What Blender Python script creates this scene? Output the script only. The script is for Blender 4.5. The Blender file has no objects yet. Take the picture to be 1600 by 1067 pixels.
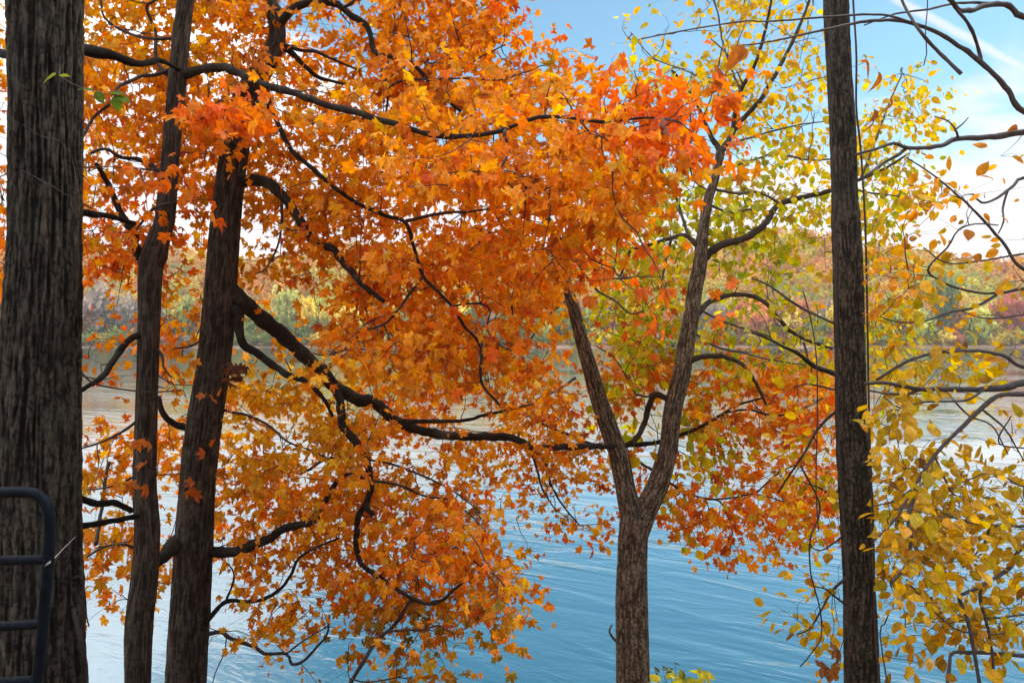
import bpy, math, random
import numpy as np
from mathutils import Vector, noise as mn
rng = np.random.default_rng(7)
random.seed(7)
scene = bpy.context.scene
COL = scene.collection
R = math.radians
# ------------------------------------------------------------------ camera geometry
F, CX, HY = 1200.0, 800.0, 520.0          # focal length and principal point in photo pixels
WATER = -5.0                               # the lake lies five metres below the eye
SHORE = 262.0                              # far shore distance

def P(px, py, d):                          # point d metres out, seen at photo pixel px, py
    return np.array(((px - CX) / F * d, d, (HY - py) / F * d))

def smooth(e0, e1, x):
    t = np.clip((x - e0) / (e1 - e0), 0, 1)
    return t * t * (3 - 2 * t)

def bank_z(x, y):
    return -1.6 - 0.411 * max(0.0, y - 1.5) if y < 14 else -6.7

# ------------------------------------------------------------------ object helpers
def obj(name, mesh, mats=None, parent=None):
    o = bpy.data.objects.new(name, mesh)
    COL.objects.link(o)
    if mats is not None:
        for m in (mats if isinstance(mats, (list, tuple)) else [mats]):
            if m.name not in mesh.materials:
                mesh.materials.append(m)
    if parent is not None:
        o.parent = parent
        o.matrix_parent_inverse.identity()
        o.location = -Vector(parent.location)
    return o

def tag(o, label=None, cat=None, group=None, kind=None):
    if label: o['label'] = label
    if cat: o['category'] = cat
    if group: o['group'] = group
    if kind: o['kind'] = kind
    return o

def thing(name, loc, label, cat, group=None):
    o = bpy.data.objects.new(name, None)
    COL.objects.link(o)
    o.location = loc
    o.empty_display_size = 0.2
    return tag(o, label, cat, group)

def raw_mesh(name, V, faces_flat, starts, totals, attr=None, smoothf=False, uv=None):
    me = bpy.data.meshes.new(name)
    V = np.asarray(V, dtype=np.float32)
    me.vertices.add(len(V)); me.vertices.foreach_set('co', V.ravel())
    me.loops.add(len(faces_flat)); me.loops.foreach_set('vertex_index', np.asarray(faces_flat, dtype=np.int32))
    me.polygons.add(len(starts))
    me.polygons.foreach_set('loop_start', np.asarray(starts, dtype=np.int32))
    me.polygons.foreach_set('loop_total', np.asarray(totals, dtype=np.int32))
    me.polygons.foreach_set('use_smooth', np.full(len(starts), smoothf))
    if attr is not None:
        a = me.attributes.new('tint', 'FLOAT_COLOR', 'FACE')
        c = np.ones((len(starts), 4), dtype=np.float32); c[:, :3] = attr
        a.data.foreach_set('color', c.ravel())
    if uv is not None:
        l = me.uv_layers.new(name='uv')
        l.data.foreach_set('uv', np.asarray(uv, dtype=np.float32).ravel())
    me.update(calc_edges=True)
    return me

def catmull(pts, rad, step):
    pts = np.asarray(pts, float); rad = np.asarray(rad, float)
    n = len(pts)
    if n == 2:
        L = np.linalg.norm(pts[1] - pts[0]); k = max(2, int(L / step) + 1)
        t = np.linspace(0, 1, k)[:, None]
        return pts[0] * (1 - t) + pts[1] * t, rad[0] * (1 - t[:, 0]) + rad[1] * t[:, 0]
    ext = np.vstack([2 * pts[0] - pts[1], pts, 2 * pts[-1] - pts[-2]])
    outp, outr = [], []
    for i in range(n - 1):
        p0, p1, p2, p3 = ext[i:i + 4]
        L = np.linalg.norm(p2 - p1); k = max(1, int(round(L / step)))
        for j in range(k):
            t = j / k
            outp.append(0.5 * ((2 * p1) + (-p0 + p2) * t + (2 * p0 - 5 * p1 + 4 * p2 - p3) * t * t + (-p0 + 3 * p1 - 3 * p2 + p3) * t ** 3))
            outr.append(rad[i] * (1 - t) + rad[i + 1] * t)
    outp.append(pts[-1]); outr.append(rad[-1])
    return np.array(outp), np.array(outr)

def tube_arrays(path, rad, sides, disp=None, close=True):
    n = len(path)
    T = np.gradient(path, axis=0); T /= np.maximum(np.linalg.norm(T, axis=1), 1e-9)[:, None]
    a = np.array((1.0, 0.0, 0.0)) if abs(T[0][0]) < 0.8 else np.array((0.0, 1.0, 0.0))
    N = np.zeros_like(path); N[0] = np.cross(T[0], np.cross(a, T[0])); N[0] /= np.linalg.norm(N[0])
    for i in range(1, n):
        v = N[i - 1] - T[i] * np.dot(N[i - 1], T[i]); N[i] = v / np.linalg.norm(v)
    B = np.cross(T, N)
    th = np.linspace(0, 2 * np.pi, sides, endpoint=False)
    rr = np.repeat(rad[:, None], sides, 1)
    if disp is not None: rr = rr + disp
    V = path[:, None, :] + rr[:, :, None] * (np.cos(th)[None, :, None] * N[:, None, :] + np.sin(th)[None, :, None] * B[:, None, :])
    V = V.reshape(-1, 3)
    i = np.arange(n - 1)[:, None] * sides; j = np.arange(sides)[None, :]; j2 = (j + 1) % sides
    quads = np.stack([i + j, i + j2, i + sides + j2, i + sides + j], -1).reshape(-1, 4)
    L = np.concatenate([[0], np.cumsum(np.linalg.norm(np.diff(path, axis=0), axis=1))])
    u0 = j / sides; u1 = (j + 1) / sides
    l0 = L[:-1, None]; l1 = L[1:, None]
    one = np.ones((n - 1, 1)); oj = np.ones((1, sides))
    UV = np.stack([np.stack([one * u0, l0 * oj], -1), np.stack([one * u1, l0 * oj], -1),
                   np.stack([one * u1, l1 * oj], -1), np.stack([one * u0, l1 * oj], -1)], 2).reshape(-1, 2)
    flat = quads.ravel(); totals = np.full(len(quads), 4)
    if close:
        flat = np.concatenate([flat, np.arange(sides)[::-1], (n - 1) * sides + np.arange(sides)])
        totals = np.concatenate([totals, [sides, sides]])
        UV = np.concatenate([UV, np.zeros((2 * sides, 2))])
    return V, flat, totals, UV

def tubes_mesh(name, tubes):
    """tubes: list of (path, rad, sides) joined into one smooth mesh"""
    Vs, Fs, Ts, Us, off = [], [], [], [], 0
    for path, rad, sides in tubes:
        V, f, t, u = tube_arrays(path, rad, sides)
        Vs.append(V); Fs.append(f + off); Ts.append(t); Us.append(u); off += len(V)
    T = np.concatenate(Ts); S = np.concatenate([[0], np.cumsum(T)[:-1]])
    return raw_mesh(name, np.vstack(Vs), np.concatenate(Fs), S, T, smoothf=True, uv=np.vstack(Us))

# ------------------------------------------------------------------ materials
def newmat(name):
    m = bpy.data.materials.new(name); m.use_nodes = True
    nt = m.node_tree; nt.nodes.clear()
    out = nt.nodes.new('ShaderNodeOutputMaterial')
    return m, nt, out

def N(nt, t, **kw):
    n = nt.nodes.new(t)
    for k, v in kw.items():
        if k in n.inputs: n.inputs[k].default_value = v
        else: setattr(n, k, v)
    return n

def ramp(nt, stops):
    r = nt.nodes.new('ShaderNodeValToRGB')
    e = r.color_ramp.elements
    while len(e) < len(stops): e.new(0.5)
    for x, (p, c) in zip(e, stops):
        x.position = p; x.color = (*c, 1)
    return r

def bark_mat(name, dark, light, lichen=None, crack=1.0, furrow=14, along=5.0, bump=0.6, bumpd=0.01):
    m, nt, out = newmat(name); L = nt.links.new
    uv = N(nt, 'ShaderNodeUVMap'); uv.uv_map = 'uv'
    mp = N(nt, 'ShaderNodeMapping'); mp.inputs['Scale'].default_value = (furrow, along, 1)
    L(uv.outputs['UV'], mp.inputs['Vector'])
    tc = N(nt, 'ShaderNodeTexCoord')
    # warped furrows
    nz = N(nt, 'ShaderNodeTexNoise', Scale=1.0, Detail=6.0, Roughness=0.62)
    nz.inputs['Distortion'].default_value = 0.8
    L(mp.outputs['Vector'], nz.inputs['Vector'])
    n2 = N(nt, 'ShaderNodeTexNoise', Scale=9.0, Detail=5.0, Roughness=0.7)
    L(tc.outputs['Object'], n2.inputs['Vector'])
    n3 = N(nt, 'ShaderNodeTexNoise', Scale=70.0, Detail=4.0, Roughness=0.7)
    L(tc.outputs['Object'], n3.inputs['Vector'])
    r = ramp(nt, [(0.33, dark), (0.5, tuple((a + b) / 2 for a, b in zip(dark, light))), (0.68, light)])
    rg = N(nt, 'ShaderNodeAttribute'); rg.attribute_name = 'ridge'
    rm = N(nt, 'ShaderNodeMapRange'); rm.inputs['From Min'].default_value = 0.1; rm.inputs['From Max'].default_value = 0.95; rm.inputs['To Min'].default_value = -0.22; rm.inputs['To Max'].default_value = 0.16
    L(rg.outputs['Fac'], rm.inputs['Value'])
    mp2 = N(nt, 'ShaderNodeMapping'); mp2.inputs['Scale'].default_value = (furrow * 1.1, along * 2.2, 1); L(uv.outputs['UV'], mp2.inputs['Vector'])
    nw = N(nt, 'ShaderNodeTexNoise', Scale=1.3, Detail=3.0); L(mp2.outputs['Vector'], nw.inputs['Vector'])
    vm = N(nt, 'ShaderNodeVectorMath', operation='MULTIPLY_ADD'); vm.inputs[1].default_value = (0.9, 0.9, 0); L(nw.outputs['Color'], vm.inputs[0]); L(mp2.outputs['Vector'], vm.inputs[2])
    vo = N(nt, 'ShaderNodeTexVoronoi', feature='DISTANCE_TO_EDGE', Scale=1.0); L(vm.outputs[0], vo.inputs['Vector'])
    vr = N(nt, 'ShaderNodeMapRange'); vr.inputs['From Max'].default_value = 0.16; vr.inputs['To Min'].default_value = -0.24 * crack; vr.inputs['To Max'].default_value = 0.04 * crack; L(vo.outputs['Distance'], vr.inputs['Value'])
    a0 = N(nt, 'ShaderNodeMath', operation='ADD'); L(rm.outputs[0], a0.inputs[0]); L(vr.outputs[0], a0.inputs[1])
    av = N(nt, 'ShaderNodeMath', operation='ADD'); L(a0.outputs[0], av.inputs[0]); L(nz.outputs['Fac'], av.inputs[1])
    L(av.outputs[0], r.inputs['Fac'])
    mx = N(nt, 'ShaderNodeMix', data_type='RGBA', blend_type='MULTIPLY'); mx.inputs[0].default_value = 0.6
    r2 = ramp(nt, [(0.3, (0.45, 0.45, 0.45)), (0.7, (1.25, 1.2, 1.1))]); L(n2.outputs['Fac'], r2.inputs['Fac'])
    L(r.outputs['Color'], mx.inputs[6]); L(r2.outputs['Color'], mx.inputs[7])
    col = mx.outputs[2]
    if lichen:
        n4 = N(nt, 'ShaderNodeTexNoise', Scale=4.0, Detail=8.0, Roughness=0.75)
        L(tc.outputs['Object'], n4.inputs['Vector'])
        r4 = ramp(nt, [(0.52, (0, 0, 0)), (0.68, (1, 1, 1))]); L(n4.outputs['Fac'], r4.inputs['Fac'])
        m4 = N(nt, 'ShaderNodeMath', operation='MULTIPLY'); m4.inputs[1].default_value = 0.5
        L(r4.outputs['Color'], m4.inputs[0])
        mx2 = N(nt, 'ShaderNodeMix', data_type='RGBA'); mx2.inputs[7].default_value = (*lichen, 1)
        L(m4.outputs[0], mx2.inputs[0]); L(col, mx2.inputs[6]); col = mx2.outputs[2]
    ad = N(nt, 'ShaderNodeMath', operation='MULTIPLY_ADD'); ad.inputs[1].default_value = 0.35
    L(n3.outputs['Fac'], ad.inputs[0]); L(av.outputs[0], ad.inputs[2])
    bp = N(nt, 'ShaderNodeBump', Strength=bump, Distance=bumpd); L(ad.outputs[0], bp.inputs['Height'])
    b = N(nt, 'ShaderNodeBsdfPrincipled', Roughness=0.9); b.inputs['Specular IOR Level'].default_value = 0.2
    L(col, b.inputs['Base Color']); L(bp.outputs['Normal'], b.inputs['Normal'])
    L(b.outputs['BSDF'], out.inputs['Surface'])
    return m

def leaf_mat(name, trans=0.5, gloss=0.01, boost=1.0):
    m, nt, out = newmat(name); L = nt.links.new
    at = N(nt, 'ShaderNodeAttribute'); at.attribute_name = 'tint'
    tc = N(nt, 'ShaderNodeTexCoord')
    nz = N(nt, 'ShaderNodeTexNoise', Scale=40.0, Detail=3.0); L(tc.outputs['Object'], nz.inputs['Vector'])
    rp = ramp(nt, [(0.3, (0.72, 0.66, 0.6)), (0.65, (1.12, 1.1, 1.05))]); L(nz.outputs['Fac'], rp.inputs['Fac'])
    mx = N(nt, 'ShaderNodeMix', data_type='RGBA', blend_type='MULTIPLY'); mx.inputs[0].default_value = 1.0
    L(at.outputs['Color'], mx.inputs[6]); L(rp.outputs['Color'], mx.inputs[7])
    ns = N(nt, 'ShaderNodeTexNoise', Scale=160.0, Detail=2.0); L(tc.outputs['Object'], ns.inputs['Vector'])
    rs = ramp(nt, [(0.30, (0.30, 0.22, 0.2)), (0.40, (1, 1, 1))]); L(ns.outputs['Fac'], rs.inputs['Fac'])
    ms = N(nt, 'ShaderNodeMix', data_type='RGBA', blend_type='MULTIPLY'); ms.inputs[0].default_value = 0.8
    L(mx.outputs[2], ms.inputs[6]); L(rs.outputs['Color'], ms.inputs[7]); mx = ms
    d = N(nt, 'ShaderNodeBsdfDiffuse'); t = N(nt, 'ShaderNodeBsdfTranslucent'); g = N(nt, 'ShaderNodeBsdfGlossy', Roughness=0.4)
    g.inputs['Color'].default_value = (1, 1, 1, 1)
    hs = N(nt, 'ShaderNodeHueSaturation', Saturation=1.08, Value=1.15)
    L(mx.outputs[2], d.inputs['Color']); L(mx.outputs[2], hs.inputs['Color']); L(hs.outputs['Color'], t.inputs['Color'])
    s1 = N(nt, 'ShaderNodeMixShader'); s1.inputs[0].default_value = trans
    L(d.outputs[0], s1.inputs[1]); L(t.outputs[0], s1.inputs[2])
    s2 = N(nt, 'ShaderNodeMixShader'); s2.inputs[0].default_value = gloss
    L(s1.outputs[0], s2.inputs[1]); L(g.outputs[0], s2.inputs[2])
    L(s2.outputs[0], out.inputs['Surface'])
    return m

def far_mat(name):
    m, nt, out = newmat(name); L = nt.links.new
    at = N(nt, 'ShaderNodeAttribute'); at.attribute_name = 'tint'
    oi = N(nt, 'ShaderNodeObjectInfo')
    mx = N(nt, 'ShaderNodeMix', data_type='RGBA', blend_type='MULTIPLY'); mx.inputs[0].default_value = 1.0
    L(at.outputs['Color'], mx.inputs[6]); L(oi.outputs['Color'], mx.inputs[7])
    d = N(nt, 'ShaderNodeBsdfDiffuse'); t = N(nt, 'ShaderNodeBsdfTranslucent')
    L(mx.outputs[2], d.inputs['Color']); L(mx.outputs[2], t.inputs['Color'])
    s1 = N(nt, 'ShaderNodeMixShader'); s1.inputs[0].default_value = 0.35
    L(d.outputs[0], s1.inputs[1]); L(t.outputs[0], s1.inputs[2]); L(s1.outputs[0], out.inputs['Surface'])
    return m

def plain_mat(name, color, rough=0.6, metal=0.0, noise_amt=0.25, nscale=30.0, bump=0.1):
    m, nt, out = newmat(name); L = nt.links.new
    tc = N(nt, 'ShaderNodeTexCoord')
    nz = N(nt, 'ShaderNodeTexNoise', Scale=nscale, Detail=6.0, Roughness=0.65); L(tc.outputs['Object'], nz.inputs['Vector'])
    lo = tuple(c * (1 - noise_amt) for c in color); hi = tuple(min(1, c * (1 + noise_amt)) for c in color)
    rp = ramp(nt, [(0.35, lo), (0.65, hi)]); L(nz.outputs['Fac'], rp.inputs['Fac'])
    bp = N(nt, 'ShaderNodeBump', Strength=bump, Distance=0.002); L(nz.outputs['Fac'], bp.inputs['Height'])
    b = N(nt, 'ShaderNodeBsdfPrincipled', Roughness=rough, Metallic=metal)
    L(rp.outputs['Color'], b.inputs['Base Color']); L(bp.outputs['Normal'], b.inputs['Normal'])
    L(b.outputs['BSDF'], out.inputs['Surface'])
    return m

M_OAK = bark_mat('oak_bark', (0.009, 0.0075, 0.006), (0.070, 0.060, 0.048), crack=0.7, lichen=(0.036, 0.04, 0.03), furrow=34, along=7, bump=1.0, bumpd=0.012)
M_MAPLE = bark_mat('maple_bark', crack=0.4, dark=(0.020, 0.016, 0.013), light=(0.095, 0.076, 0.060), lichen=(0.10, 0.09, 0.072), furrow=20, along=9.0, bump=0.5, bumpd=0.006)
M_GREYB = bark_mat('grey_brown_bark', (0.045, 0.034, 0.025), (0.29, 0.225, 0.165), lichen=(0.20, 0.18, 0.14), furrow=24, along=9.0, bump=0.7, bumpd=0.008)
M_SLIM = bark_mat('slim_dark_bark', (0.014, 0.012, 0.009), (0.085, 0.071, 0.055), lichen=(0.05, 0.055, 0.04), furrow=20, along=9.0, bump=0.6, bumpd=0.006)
M_TWIG = plain_mat('dark_twig_bark', (0.028, 0.02, 0.018), 0.85, 0, 0.35, 60)
M_TWIGG = plain_mat('grey_twig_bark', (0.085, 0.07, 0.06), 0.85, 0, 0.35, 60)
M_BEECHB = plain_mat('beech_twig_bark', (0.05, 0.042, 0.042), 0.8, 0, 0.35, 50)
M_LEAF = leaf_mat('maple_leaf', 0.55)
M_YLEAF = leaf_mat('yellow_leaf', 0.6)
M_GLEAF = leaf_mat('beech_leaf', 0.5)
M_FAR = far_mat('far_foliage')
M_FARB = plain_mat('far_bark', (0.2, 0.17, 0.15), 0.9, 0, 0.3, 3)
M_BIRCH = plain_mat('birch_bark', (0.6, 0.57, 0.52), 0.8, 0, 0.2, 3)
M_GATE = plain_mat('blue_painted_steel', (0.002, 0.005, 0.009), 0.65, 0.0, 0.6, 45, 0.4)
M_GATE.node_tree.nodes['Principled BSDF'].inputs['Specular IOR Level'].default_value = 0.08
M_CORD = plain_mat('pale_cord', (0.25, 0.24, 0.22), 0.8, 0, 0.2, 200)

# ------------------------------------------------------------------ leaves
def fan_variant(outline, center, zf, petiole):
    """outline: (k,2) loop; fan of triangles about center, plus a thin petiole"""
    o = np.array(outline); k = len(o)
    V = np.zeros((k + 1, 3)); V[0, :2] = center; V[1:, :2] = o
    V[:, 2] = zf(V[:, 0], V[:, 1])
    Fc = [(0, 1 + i, 1 + (i + 1) % k) for i in range(k)]
    base = k + 1
    z0 = zf(np.array([0.0]), np.array([0.0]))[0]
    V = np.vstack([V, [(-0.012, 0, z0), (0.012, 0, z0), (0.0, -petiole, z0 + 0.12 * petiole)]])
    Fc.append((base, base + 2, base + 1))
    return V, np.array(Fc)

def maple_outline(seed):
    r = np.random.default_rng(seed)
    half = [(0, 1.0), (8, 0.84), (15, 0.86), (19, 0.68), (26, 0.56), (36, 0.72), (43, 0.76), (50, 0.97), (58, 0.78), (67, 0.74), (78, 0.52), (90, 0.60), (104, 0.74), (120, 0.54), (148, 0.34), (174, 0.10)]
    pts = []
    for a, q in half:
        q *= 1 + r.normal(0, 0.05); pts.append((q * math.sin(R(a)), q * math.cos(R(a))))
    for a, q in half[:0:-1]:
        q *= 1 + r.normal(0, 0.05); pts.append((-q * math.sin(R(a)), q * math.cos(R(a))))
    return pts

def oval_outline(wid, tipq):
    half = [(0, 0), (0.55, 0.10), (0.9, 0.28), (1.0, 0.48), (0.82, 0.68), (0.45, 0.86), (0.12, 0.96)]
    pts = [(-wid * a, b) for a, b in half] + [(0, 1.0 + tipq)] + [(wid * a, b) for a, b in half[:0:-1]]
    return pts[::-1]

def curl(c1, c2, c3, c4):
    return lambda x, y: -c1 * (x * x + y * y) + c2 * np.abs(x) - c3 * y * y + c4 * np.sin(5 * x + 3 * y)

MAPLE = [fan_variant(maple_outline(s), (0, 0.02), curl(*c), 0.7) for s, c in
         [(1, (.22, .14, .08, .04)), (2, (.42, .0, .15, .07)), (3, (-.15, .4, .2, .06)), (4, (.55, .3, .0, .08)), (5, (.2, -.25, .4, .07)), (6, (.85, .2, .15, .10)), (7, (.1, .7, .5, .08))]]
OVAL = [fan_variant(oval_outline(w, t), (0, 0.45), curl(*c), 0.25) for w, t, c in
        [(0.36, .08, (.1, .15, .15, .02)), (0.40, .05, (.05, .3, .1, .03)), (0.33, .1, (.0, .1, .35, .04)), (0.42, .04, (.2, -.1, .15, .05))]]
BEECH = [fan_variant(oval_outline(w, t), (0, 0.45), curl(*c), 0.12) for w, t, c in
         [(0.34, .06, (.05, .15, .2, .02)), (0.37, .04, (.1, .3, .1, .03)), (0.31, .08, (.0, -.1, .3, .05)), (0.35, .05, (.15, .1, .0, .05))]]

def leaves_mesh(name, variants, pos, tip, nor, size, tint):
    """one mesh holding the foliage of one crown"""
    n = len(pos)
    tip = tip / np.linalg.norm(tip, axis=1)[:, None]
    nor = nor - tip * np.sum(nor * tip, axis=1)[:, None]; nor /= np.maximum(np.linalg.norm(nor, axis=1), 1e-6)[:, None]
    side = np.cross(tip, nor)
    which = rng.integers(0, len(variants), n)
    Vs, Fs, Cs, off = [], [], [], 0
    for k, (v, f) in enumerate(variants):
        idx = np.where(which == k)[0]
        if not len(idx): continue
        W = (pos[idx][:, None, :] + size[idx][:, None, None] * (v[None, :, 0:1] * side[idx][:, None, :] + v[None, :, 1:2] * tip[idx][:, None, :] + v[None, :, 2:3] * nor[idx][:, None, :]))
        ff = f[None] + (np.arange(len(idx)) * len(v))[:, None, None] + off
        Vs.append(W.reshape(-1, 3)); Fs.append(ff.reshape(-1, 3)); Cs.append(np.repeat(tint[idx], len(f), axis=0)); off += len(idx) * len(v)
    V = np.vstack(Vs); Fc = np.vstack(Fs); C = np.vstack(Cs)
    return raw_mesh(name, V, Fc.ravel(), np.arange(len(Fc)) * 3, np.full(len(Fc), 3), attr=C)

# ------------------------------------------------------------------ trees with traced trunks and branches
class Tree:
    def __init__(self, name, base, label, cat, bark, twigbark, group=None):
        self.root = thing(name, Vector(base), label, cat, group)
        self.bark, self.twigbark = bark, twigbark
        self.nodes, self.twigs, self.limbs = [], [], []
    def trunk(self, rows, d, name='trunk', sides=64, step=0.02, amp=0.012, freq=9, alongf=3.0, wob=0.0, add=True, label=None):
        """rows: (px, py, width px) down the photo; d constant or one per row"""
        ds = d if isinstance(d, (list, tuple)) else [d] * len(rows)
        pts = [P(r[0], r[1], q) for r, q in zip(rows, ds)]
        rad = [r[2] / 2 * q / F for r, q in zip(rows, ds)]
        path, rr = catmull(pts, rad, step)
        n = len(path); th = np.linspace(0, 2 * np.pi, sides, endpoint=False)
        L = np.concatenate([[0], np.cumsum(np.linalg.norm(np.diff(path, axis=0), axis=1))])
        D = np.zeros((n, sides)); H = np.zeros((n, sides)); seed = len(self.root.name) * 3.7 + rows[0][0] * 0.01
        cs = np.cos(th) * freq / 6.283 ; sn = np.sin(th) * freq / 6.283
        for i in range(n):
            s = L[i]
            for j in range(sides):
                v = Vector((cs[j] * 2, sn[j] * 2, s * alongf + seed))
                w = mn.noise(v * 0.8 + Vector((0, 0, 9)))
                v2 = v + Vector((w * 0.5, w * 0.5, 0))
                h = 1 - abs(mn.noise(v2)) * 2.2
                h2 = 1 - abs(mn.noise(v2 * 2.1 + Vector((3, 1, 0)))) * 2
                lump = mn.noise(Vector((cs[j] * 0.5, sn[j] * 0.5, s * 1.3 + seed)))
                H[i, j] = 0.65 * h + 0.35 * h2
                D[i, j] = amp * (H[i, j] - 0.6) + lump * rr[i] * wob
        V, f, t, uv = tube_arrays(path, rr, sides, D)
        me = raw_mesh(name, V, f, np.concatenate([[0], np.cumsum(t)[:-1]]), t, smoothf=True, uv=uv)
        at = me.attributes.new('ridge', 'FLOAT', 'POINT'); at.data.foreach_set('value', H.ravel().astype(np.float32))
        o = obj(name, me, self.bark, self.root)
        if label: o['label'] = label
        if add:
            for q, r_ in zip(path[::6], rr[::6]): self.nodes.append(q)
        return path
    def branch(self, pts, d0, d1, w0, w1, mat=None, name=None, sides=10, add=True, nodes=True):
        pts = np.array(pts, float)
        seg = np.concatenate([[0], np.cumsum(np.linalg.norm(np.diff(pts, axis=0), axis=1))]); s = seg / seg[-1]
        d = d0 + (d1 - d0) * s + 0.05 * np.sin(s * 9 + pts[0, 0])
        d[0] = d0
        Q = [P(a, b, q) for (a, b), q in zip(pts, d)]
        rad = (w0 + (w1 - w0) * s) / 2 * d / F
        path, rr = catmull(Q, rad, 0.035)
        k = np.arange(len(path))
        amp = np.minimum(rr * 0.4, 0.010)
        path = path + np.stack([amp * np.array([mn.noise(Vector((i * 0.45, pts[0, 0], c * 7.0))) for i in k]) for c in range(3)], -1)
        rr = rr * (1 + 0.22 * np.array([mn.noise(Vector((i * 0.6, pts[0, 1], 3.3))) for i in k]) + 0.25 * np.maximum(0, np.array([mn.noise(Vector((i * 0.33, pts[0, 1], 8.1))) for i in k]) - 0.25))
        big = max(w0, w1) * d0 / F > 0.035
        nm = name or ('branch' if big else 'twig')
        o = obj(nm, tubes_mesh(nm, [(path, rr, 14 if big else 7)]), mat or (self.bark if big else self.twigbark), self.root)
        best = None
        for lo, lp in self.limbs:                       # a shoot that springs from a branch belongs to that branch
            dd = np.min(np.linalg.norm(lp - path[0], axis=1))
            if dd < 0.28 and (best is None or dd < best[0]): best = (dd, lo)
        if best is not None:
            o.parent = best[1]; o.location = (0, 0, 0); self.limbs.append((best[1], path))
        else:
            self.limbs.append((o, path))
        if max(w0, w1) >= 5 and pts[:, 0].max() < 1150:
            for q, r_ in zip(path[::2], rr[::2]): CLEAR.append((q[0] / q[1] * F + CX, HY - q[2] / q[1] * F, q[1], r_ / q[1] * F))
        if nodes:
            for q in path[::3]: self.nodes.append(q)
        return path
    def finish_twigs(self):
        if not self.twigs: return
        o = obj('twig_spray', tubes_mesh('twig_spray', self.twigs), self.twigbark, self.root)
        tag(o, kind='stuff')

def grid_points(grid, per, cell=40, layered=False):
    """foliage density rows -> scatter of (px, py); grid: {row: [(x0, x1, v), ...]}"""
    out = []
    for row, spans in grid.items():
        for x0, x1, v in spans:
            c = min(v / 9.8, 0.97); tau = -math.log(1 - c)
            n = tau * (x1 - x0) * cell / per
            k = int(n) + (1 if rng.random() < n - int(n) else 0)
            for _ in range(k):
                q = (rng.uniform(x0, x1), rng.uniform(row * cell, row * cell + cell))
                if layered and rng.random() > 0.92 + 1.15 * mn.noise(Vector((q[0] * 0.011, q[1] * 0.030, 2.0))): continue   # boughs in layers with gaps between
                out.append(q)
    return np.array(out).reshape(-1, 2)

def palette(cols, w, n):
    cols = np.array(cols); w = np.array(w, float); w /= w.sum()
    c = cols[rng.choice(len(cols), n, p=w)]
    c2 = cols[rng.choice(len(cols), n, p=w)]
    t = rng.random(n)[:, None] * 0.5
    return np.clip((c * (1 - t) + c2 * t) * rng.lognormal(0, 0.16, n)[:, None], 0.004, 0.9)

CLEAR = []                                 # samples (px, py, depth, half width) of the limbs that stay in view
TRUNKS = []                                # (rows, depth): leaves do not grow through these trunks
def in_front_of_trunk(px, py, d):
    for rows, td, ymin in TRUNKS:
        r = np.array(rows); o = np.argsort(r[:, 1])
        x = np.interp(py, r[o, 1], r[o, 0]); w = np.interp(py, r[o, 1], r[o, 2])
        if py > ymin and abs(px - x) < w / 2 + 22 and d < td + 0.25: return td + 0.3 + abs(rng.normal(0, 0.35))
    return d

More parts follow.
